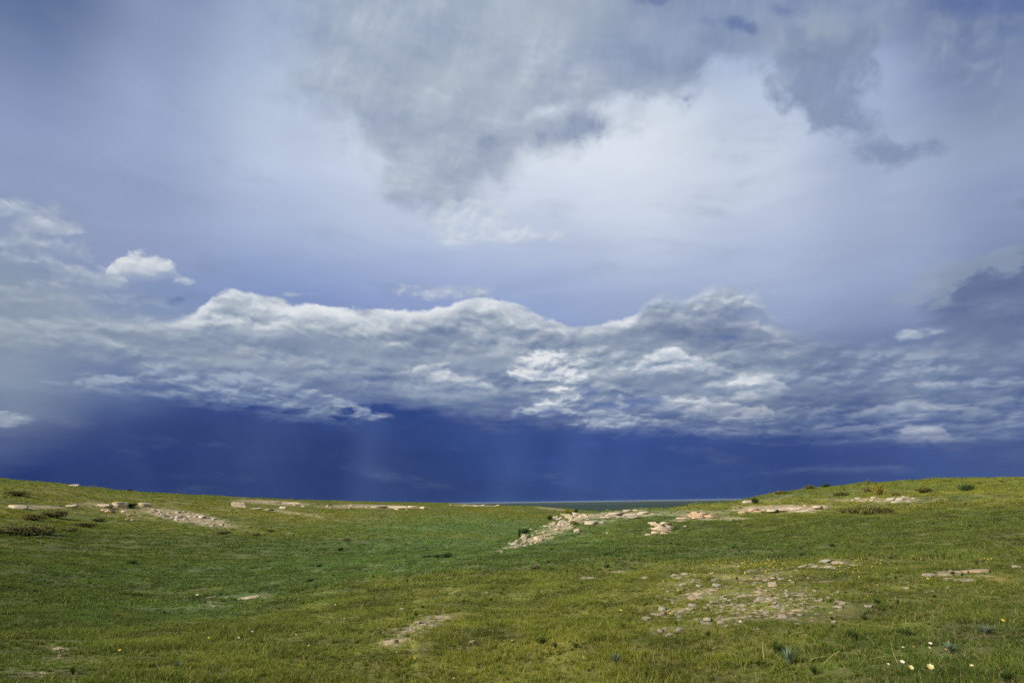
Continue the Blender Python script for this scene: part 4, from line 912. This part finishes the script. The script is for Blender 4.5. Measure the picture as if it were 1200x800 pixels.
shrub(262, 626, 16, 4, 'brown', 'brown bush under the lower scree slope', dmin=60)
shrub(151, 575, 5, 2.6, 'dark', 'tiny dark bush near the far hill skyline', dmin=80)
shrub(153, 594.5, 11, 4.5, 'dark', 'dark bush in the gap between the high rocks', dmin=80)
for k, (a, b, w, h, c, l) in enumerate([(8, 628, 28, 9, 'brown', 'brown bush mass at the outer edge of the far hillside'), (30, 628, 34, 10, 'brown', 'wide brown bush in the dark row on the far hillside'), (48, 626, 26, 9, 'olive', 'olive bush ending the dark row on the far hillside'),
     (80, 624, 18, 6, 'brown', 'small brown bush past the dark row on the far hillside'), (62, 606, 26, 7, 'brown', 'brown bush below the narrow tan slab'), (35, 609, 26, 6, 'olive', 'olive bush between tan slabs and dark row'), (95, 617, 26, 4, 'brown', 'flat brown bush line above the smooth green slope'),
     (115, 611, 12, 4, 'brown', 'small brown bush beside the reddish scree'), (14, 580, 26, 4, 'brown', 'brown bush high on the outer far hill')]):
    shrub(a, b, w, h, c, l, dmin=60)
shrub(885, 590, 8, 6, 'dark', 'dark green bush on the skyline beside the pale rounded rock', dmin=40)
shrub(950, 573, 14, 5, 'olive', 'pale olive bush bulging on the mound skyline', dmin=50)
shrub(968, 571, 9, 4, 'dark', 'dark bush low on the mound skyline', dmin=50)
shrub(915, 579, 18, 4, 'olive', 'olive bush along the rising skyline', dmin=50)
shrub(1017, 567, 4, 5, 'brown', 'thin brown bush poking above the mound skyline', dmin=50)
shrub(1030, 580, 11, 11, 'yellow', 'bright yellow-flowered bush on the high mound slope', dmin=40)
shrub(1017, 577, 12, 7, 'olive', 'olive bush beside the yellow-flowered bush', dmin=40)
for k, (a, b, w, h, c, l) in enumerate([(1003, 602, 22, 8, 'olive', 'first olive bush of the thicket under the stone band'), (1020, 603, 24, 9, 'olive', 'largest bush of the thicket under the stone band'), (1036, 602, 18, 7, 'olive', 'last olive bush of the thicket under the stone band'),
     (990, 601, 12, 5, 'brown', 'brown bush leading the thicket under the stone band'), (1133, 575, 14, 6, 'dark', 'dark green bush on the upper flank near the end of the view'), (1085, 577, 22, 5, 'olive', 'olive bush above the end of the stone band'),
     (1050, 581, 12, 4, 'olive', 'olive bush just past the yellow-flowered bush'), (985, 581, 20, 4, 'olive', 'olive bush above the long pale outcrop'), (975, 640, 7, 3, 'dark', 'small dark bush on the smooth dark slope'), (965, 646, 9, 2.6, 'dark', 'flat dark bush under the small dark one'), (940, 651, 8, 3, 'dark', 'dark bush just behind the flower patch')]):
    shrub(a, b, w, h, c, l, dmin=16)

def petals(n, r, w, cup, mat_, name='petals', rows=1):
    V = []; F = []
    for k in range(n*rows):
        a = k*2*math.pi/n+(.3 if k >= n else 0); rr = r*(1 if k < n else .7); cu = cup*(1 if k < n else 1.6)
        ux, uy = math.cos(a), math.sin(a); vx, vy = -uy, ux; b = len(V)
        for (t, ww, z) in ((.08, .25, 0), (.55, 1, .45*cu), (1., .35, cu)):
            for sgn in (-1, 1): V.append((ux*rr*t+vx*w*ww*sgn/2, uy*rr*t+vy*w*ww*sgn/2, z*rr))
        F += [b, b+1, b+3, b+2, b+2, b+3, b+5, b+4]
    o = link_mesh(name, np.array(V), F, 4, mat_); m_ = o.data; bpy.data.objects.remove(o); return m_
def disc(r, mat_, name='flower_centre'):
    bm = bmesh.new(); bmesh.ops.create_icosphere(bm, subdivisions=2, radius=r)
    for v in bm.verts: v.co.z *= .6
    me = bpy.data.meshes.new(name); bm.to_mesh(me); bm.free(); me.materials.append(mat_); return me
def stem_mesh(seed, leaves, mat_=M_STEM):
    r = random.Random(seed); V = []; F = []; prev = None
    for i in range(6):
        t = i/5; c = Vector((.06*math.sin(t*2.2+seed), .05*math.cos(t*1.7+seed)-.05*math.cos(seed), t-(.08 if i == 0 else 0))); k = len(V); rr = .012
        for j in range(4): V.append(tuple(c+Vector((math.cos(j*1.571)*rr, math.sin(j*1.571)*rr, 0))))
        if prev is not None:
            for j in range(4): F += [prev+j, prev+(j+1) % 4, k+(j+1) % 4, k+j]
        prev = k
    for i in range(leaves):
        t = r.uniform(.0, .8); a = r.uniform(0, 6.28); l = r.uniform(.25, .5)*(1-.4*t); k = len(V); d = Vector((math.cos(a), math.sin(a), r.uniform(.3, 1.1))).normalized(); s_ = Vector((-d.y, d.x, 0)).normalized()*l*.09; b = Vector((0, 0, t))
        for p_ in (b-s_*.3, b+d*l*.5-s_, b+d*l, b+d*l*.5+s_): V.append(tuple(p_))
        F += [k, k+1, k+2, k+3]
    o = link_mesh('stem', np.array(V), F, 4, mat_); m_ = o.data; bpy.data.objects.remove(o); return m_
STEMS = [stem_mesh(i, 7+i) for i in range(3)]
PET = {'cream': petals(7, 1, .75, .55, M_CREAM, rows=2), 'white': petals(6, 1, .7, .4, M_WHITE, rows=2), 'yellow': petals(8, 1, .6, .2, M_YEL, rows=1), 'salmon': petals(6, 1, .7, .5, M_SALMON, rows=2)}
CEN = disc(.3, M_ORG)
def flower(px, py, headpx, stempx, kind, label, group=None, dmin=5., tip=.35):
    """px, py: foot of the plant; the head stands stempx above"""
    p = hit(px, py, dmin); s = px_size(p); e = bpy.data.objects.new('wildflower', None); COL.objects.link(e); e.location = p; e.empty_display_size = .05
    h = stempx*s; r = headpx*s*.25
    st = bpy.data.objects.new('stem', random.choice(STEMS)); COL.objects.link(st); st.parent = e; st.scale = (min(h, .25), min(h, .25), h); st.rotation_euler = (0, 0, random.uniform(0, 6.28))
    rot = Euler((random.uniform(.2, tip+.4), random.uniform(-tip, tip), 0)); rot.x *= 1
    off = Vector((0, 0, h)); a = st.rotation_euler.z
    me = st.data; top = me.vertices[20].co; off = Vector(((top.x*math.cos(a)-top.y*math.sin(a))*st.scale.x, (top.x*math.sin(a)+top.y*math.cos(a))*st.scale.y, h))
    for nm, m_ in (('petals', PET[kind]), ('flower_centre', CEN)):
        o = bpy.data.objects.new(nm, m_); COL.objects.link(o); o.parent = e; o.location = off+(Vector((0, 0, r*.15)) if nm == 'flower_centre' else Vector()); o.scale = (r, r, r); o.rotation_euler = rot
    tag(e, label, 'flower', group); return e
flower(1042, 793, 7, 11, 'cream', 'cream-yellow flower, nearest the straw stem in the front cluster')
flower(1059, 789, 9, 10, 'white', 'full white flower in the middle of the front cluster')
flower(1068, 796, 10, 10, 'cream', 'open cream flower low beside the full white one')
flower(1092, 797, 12, 11, 'cream', 'largest cream flower, alone past the front cluster')
flower(1061, 775, 6, 12, 'cream', 'dim small cream flower behind the front cluster')
flower(1091, 770, 7, 12, 'white', 'white flower, upper of the close pair behind the cluster')
flower(1092, 774, 6, 11, 'cream', 'cream flower, lower of the close pair behind the cluster')
flower(1073, 774, 5, 12, 'salmon', 'salmon flower between dim cream flower and close pair')
flower(1111, 776, 6, 11, 'salmon', 'salmon flower past the close white pair')
flower(1142, 796, 7, 11, 'cream', 'dull cream flower in dark grass past the largest cream one')
flower(242, 766, 5, 15, 'yellow', 'pale yellow flower on a tall leafy stalk, alone in the lower meadow')
flower(138, 783, 6, 16, 'yellow', 'yellow flower on a thin stalk in dark grass near the corner')
flower(486, 778, 5, 6, 'yellow', 'bright yellow flower in front of the pale stone trail')
flower(531, 800, 6, 4, 'cream', 'cream flower at the very bottom of the view')
flower(295, 745, 6, 4, 'white', 'white flower close to the ground in the near swale')
flower(230, 702, 6, 4, 'white', 'white flower by the greyish stones of the swale')
flower(347, 752, 4, 7, 'white', 'white flower on a short stalk near the yellow tuft')
flower(279, 752, 4, 4, 'white', 'small white flower beside the white one in the near swale')
flower(361, 761, 4, 4, 'yellow', 'small yellow flower near the salmon flower')
flower(328, 769, 5, 4, 'salmon', 'salmon flower low in the left meadow')
flower(392, 713, 4, 4, 'white', 'white flower where the swale meets brighter grass')
flower(570, 697, 4, 3, 'white', 'white flower alone in the middle of the meadow')
flower(786, 724, 5, 5, 'yellow', 'yellow flower just past the sunken wide slab')
flower(868, 733, 5, 4, 'white', 'white flower at the lower edge of the stony patch')
flower(794, 696, 4, 4, 'yellow', 'orange-yellow flower before the stony patch')
flower(1088, 684, 5, 5, 'yellow', 'yellow flower beside the short pale slab')
flower(1176, 732, 7, 4, 'yellow', 'dull yellow flower in dark grass near the frame edge')
flower(683, 776, 4, 5, 'cream', 'little cream flower near the silvery tuft')
flower(728, 722, 5, 6, 'cream', 'cream seed-like flower on a pale leafy stalk before the slab')
flower(600, 755, 4, 4, 'cream', 'cream flower alone in mid meadow past the tan stone')
def yellow_patch(n, cx, cy, rx, ry, label, group):
    for _ in range(n):
        a = random.uniform(0, 6.28); q = math.sqrt(random.random()); px, py = cx+rx*q*math.cos(a), cy+ry*q*math.sin(a)
        flower(px, py+2, random.uniform(1.6, 3.6), random.uniform(1.0, 4.5), 'yellow', label, group, dmin=10)
YL = 'small yellow flower in the dense strip behind the stony patch'; YG = 'yellow flowers behind the stony patch'
yellow_patch(70, 880, 662, 52, 5, YL, YG); yellow_patch(40, 860, 670, 60, 8, YL, YG)
yellow_patch(34, 1010, 661, 40, 5, 'small yellow flower in the farther strip past the flat grey stones', 'yellow flowers past the grey stones')
yellow_patch(14, 1015, 672, 40, 8, 'small yellow flower in thin grass past the stony patch', 'yellow flowers past the stony patch')
yellow_patch(10, 1150, 658, 16, 2, 'small yellow flower behind the long orange slab', 'yellow flowers behind the orange slab')
yellow_patch(26, 880, 695, 80, 20, 'small yellow flower between the pebbles of the stony patch', 'yellow flowers between the pebbles')
yellow_patch(10, 1000, 690, 50, 14, 'small yellow flower in dark grass by the stony patch', 'yellow flowers by the stony patch')

def tuft_mesh(name, seed, n, mat_, w=.03, curve=.6):
    r = random.Random(seed); V = []; F = []
    for i in range(n):
        a = r.uniform(0, 6.28); q = r.uniform(0, 1)**.7; h = r.uniform(.6, 1.); ux, uy = math.cos(a), math.sin(a); k = len(V)
        for t, ww in ((0, .7), (.4, 1.), (.75, .7), (1., .08)):
            rad = .05+q*curve*t**1.6; z = h*(t-.35*q*t*t)-(.03 if t == 0 else 0)
            for sg in (-1, 1): V.append((ux*rad-uy*w*ww*sg*.5, uy*rad+ux*w*ww*sg*.5, z))
        for j in range(3): F += [k+2*j, k+2*j+1, k+2*j+3, k+2*j+2]
    o = link_mesh(name, np.array(V), F, 4, mat_, smooth=False); m_ = o.data; bpy.data.objects.remove(o); return m_
M_DKGRASS = simple('dark_bunch_grass', (.045, .075, .018), .4, transl=.3); M_LTGRASS = simple('light_bunch_grass', (.12, .16, .035), .4, transl=.3); M_YG = simple('yellowing_grass', (.20, .20, .05), .3, transl=.3)
TUFT = {'sage': [tuft_mesh('sage', i, 70, M_SAGE, .035) for i in (1, 2)], 'dark': [tuft_mesh('dark', i, 110, M_DKGRASS, .025, .5) for i in (3, 4)], 'light': [tuft_mesh('light', i, 90, M_LTGRASS, .022, .45) for i in (5, 6)], 'yellow': [tuft_mesh('yellow', i, 90, M_YG, .022, .5) for i in (7, 8)]}
def tuft(px, py, w, h, kind, label, group=None, name='grass_tuft', cat='tuft'):
    p = hit(px, py, 5.); s = px_size(p); o = bpy.data.objects.new(name, random.choice(TUFT[kind])); COL.objects.link(o)
    o.location = p; o.scale = (w*s*.75, w*s*.75, h*s); o.rotation_euler = (0, 0, random.uniform(0, 6.28)); tag(o, label, cat, group); return o
tuft(925, 779, 30, 22, 'sage', 'blue-green spiky tuft in a dark hollow beside a straw stem', name='spiky_plant', cat='plant')
tuft(721, 778, 22, 16, 'sage', 'silvery upright tuft below the brown hollow', name='spiky_plant', cat='plant')
tuft(1113, 765, 26, 13, 'sage', 'silvery thin tuft behind the close white flower pair', name='spiky_plant', cat='plant')
tuft(1155, 742, 28, 10, 'sage', 'faint silvery tuft in dark grass beyond the flowers', name='spiky_plant', cat='plant')
tuft(208, 785, 18, 12, 'sage', 'small silvery tuft near the tall stalk flower', name='spiky_plant', cat='plant')
tuft(730, 737, 16, 12, 'light', 'pale leafy tuft before the sunken wide slab')
tuft(912, 766, 30, 16, 'dark', 'dark bunch grass tuft behind the blue-green spiky tuft')
tuft(1182, 800, 24, 14, 'dark', 'dark bunch grass tuft in the nearest corner')
tuft(1000, 750, 26, 12, 'dark', 'dark bunch grass tuft between lone white stone and straw patch')
tuft(372, 733, 24, 9, 'yellow', 'bright yellow-green tuft where the meadow rises')
tuft(300, 765, 8, 6, 'dark', 'small dark tuft in the near swale')
tuft(342, 736, 7, 5, 'dark', 'small dark tuft before the yellow-green tuft')
tuft(85, 790, 14, 9, 'dark', 'dark tuft in rough grass close to the dull stones')
tuft(438, 704, 8, 10, 'light', 'thin light tuft in the bright mid meadow')
tuft(483, 728, 16, 9, 'light', 'pale green tuft beside the pale stone trail')
tuft(1060, 745, 34, 10, 'dark', 'wide dark tuft behind the front flower cluster')
tuft(830, 716, 14, 8, 'yellow', 'yellowish tuft inside the stony flower patch')
def straw(x0, y0, x1, y1, label, wpx=1.6):
    """a dry stalk lying or standing between two photo points, foot at the first"""
    p = hit(x0, y0, 5.); s = px_size(p); dx, dz = (x1-x0)*s, max((y0-y1)*s, .015)
    V = []; F = []; prev = None
    for i in range(6):
        t = i/5; c = Vector((dx*t, .05*math.sin(t*2), dz*t+.006*math.sin(t*3.14)+(.045 if y0-y1 < 4 else 0))); k = len(V); rr = wpx*s*.33*(1-.6*t)
        for j in range(5): V.append(tuple(c+Vector((math.cos(j*1.2566)*rr, math.sin(j*1.2566)*rr*.6, math.sin(j*1.2566)*rr*.6))))
        if prev is not None:
            for j in range(5): F += [prev+j, prev+(j+1) % 5, k+(j+1) % 5, k+j]
        prev = k
    o = link_mesh('straw_stem', np.array(V), F, 4, M_STRAW); o.location = p; tag(o, label, 'straw'); return o
straw(896, 776, 898, 757, 'upright pale straw stem beside the blue-green spiky tuft', 2.4)
straw(835, 765, 848, 771, 'short straw stem lying in grass below the stony patch')
straw(950, 779, 967, 777, 'thin straw stem lying flat past the spiky tuft')
straw(965, 778, 985, 767, 'slanting straw stem past the blue-green spiky tuft')
straw(940, 751, 947, 758, 'thick short straw piece in the dark hollow', 2.6)
straw(1020, 778, 1056, 780, 'long thin straw stem crossing in front of the dim cream flower', 1.2)
straw(1053, 779, 1051, 760, 'upright thin straw stem behind the front flower cluster', 1.2)
straw(514, 786, 521, 791, 'short straw stem in grass near the bottom of the view', 2.)
straw(925, 750, 940, 747, 'faint straw stem above the dark bunch grass', 1.3)

# bunch grasses, forbs and straw mixed into the sward: uncountable, part of the grass
def forbs(r0, r1, spacing, size, hgt, thr):
    x, y = spread(r0, r1, spacing); z = ground(x, y)
    m = perlin(x/3.1, y/3.1, 51)+.6*perlin(x/.9, y/.9, 52)+.4*perlin(x/11, y/11, 53)
    k = m > thr+RNG.uniform(-.25, .25, len(x)); x, y, z = x[k], y[k], z[k]; n = len(x)
    s = 1.25*size*RNG.lognormal(0, .3, n); h = .72*hgt*RNG.lognormal(0, .25, n)
    rot = np.stack([np.zeros(n), np.zeros(n), RNG.uniform(0, 6.28, n)], -1)
    scatter('grass', TUFT['dark']+TUFT['dark']+TUFT['light']+TUFT['yellow']+[TUFT['sage'][0]]+BROWN, np.stack([x, y, z], -1), rot, np.stack([s, s, h], -1))
M_BRG = simple('brown_bunch_grass', (.13, .085, .035), .4, transl=.2)
BROWN = [tuft_mesh('brown', 9, 60, M_BRG, .03, .7), tuft_mesh('straw', 10, 26, M_STRAW, .016, .5)]
forbs(4.5, 24, .55, .075, .10, .12)
forbs(24, 70, 1.1, .14, .13, .12)
forbs(70, 240, 2.6, .38, .24, .18)

# ------------------------------------------------------------------ air over the plain
def haze():
    bm = bmesh.new(); bmesh.ops.create_cube(bm, size=1)
    for v in bm.verts: v.co = Vector((v.co.x*250000, v.co.y*250000, -42 if v.co.z < 0 else 13))
    me = bpy.data.meshes.new('haze'); bm.to_mesh(me); bm.free()
    m = bpy.data.materials.new('haze'); m.use_nodes = True; nt = m.node_tree; nt.nodes.clear()
    v = nt.nodes.new('ShaderNodeVolumePrincipled'); v.inputs['Color'].default_value = (.42, .56, .85, 1); v.inputs['Density'].default_value = .5e-5
    o_ = nt.nodes.new('ShaderNodeOutputMaterial'); nt.links.new(v.outputs[0], o_.inputs['Volume'])
    me.materials.append(m); o = bpy.data.objects.new('haze', me); COL.objects.link(o); o['kind'] = 'stuff'
haze()

SC.cycles.use_denoising = False; SC.cycles.use_adaptive_sampling = True; SC.cycles.adaptive_threshold = 0.012; SC.cycles.adaptive_min_samples = 48
SC.cycles.max_bounces = 5; SC.cycles.diffuse_bounces = 2; SC.cycles.transmission_bounces = 4; SC.cycles.volume_bounces = 0
SC.cycles.sample_clamp_indirect = 6
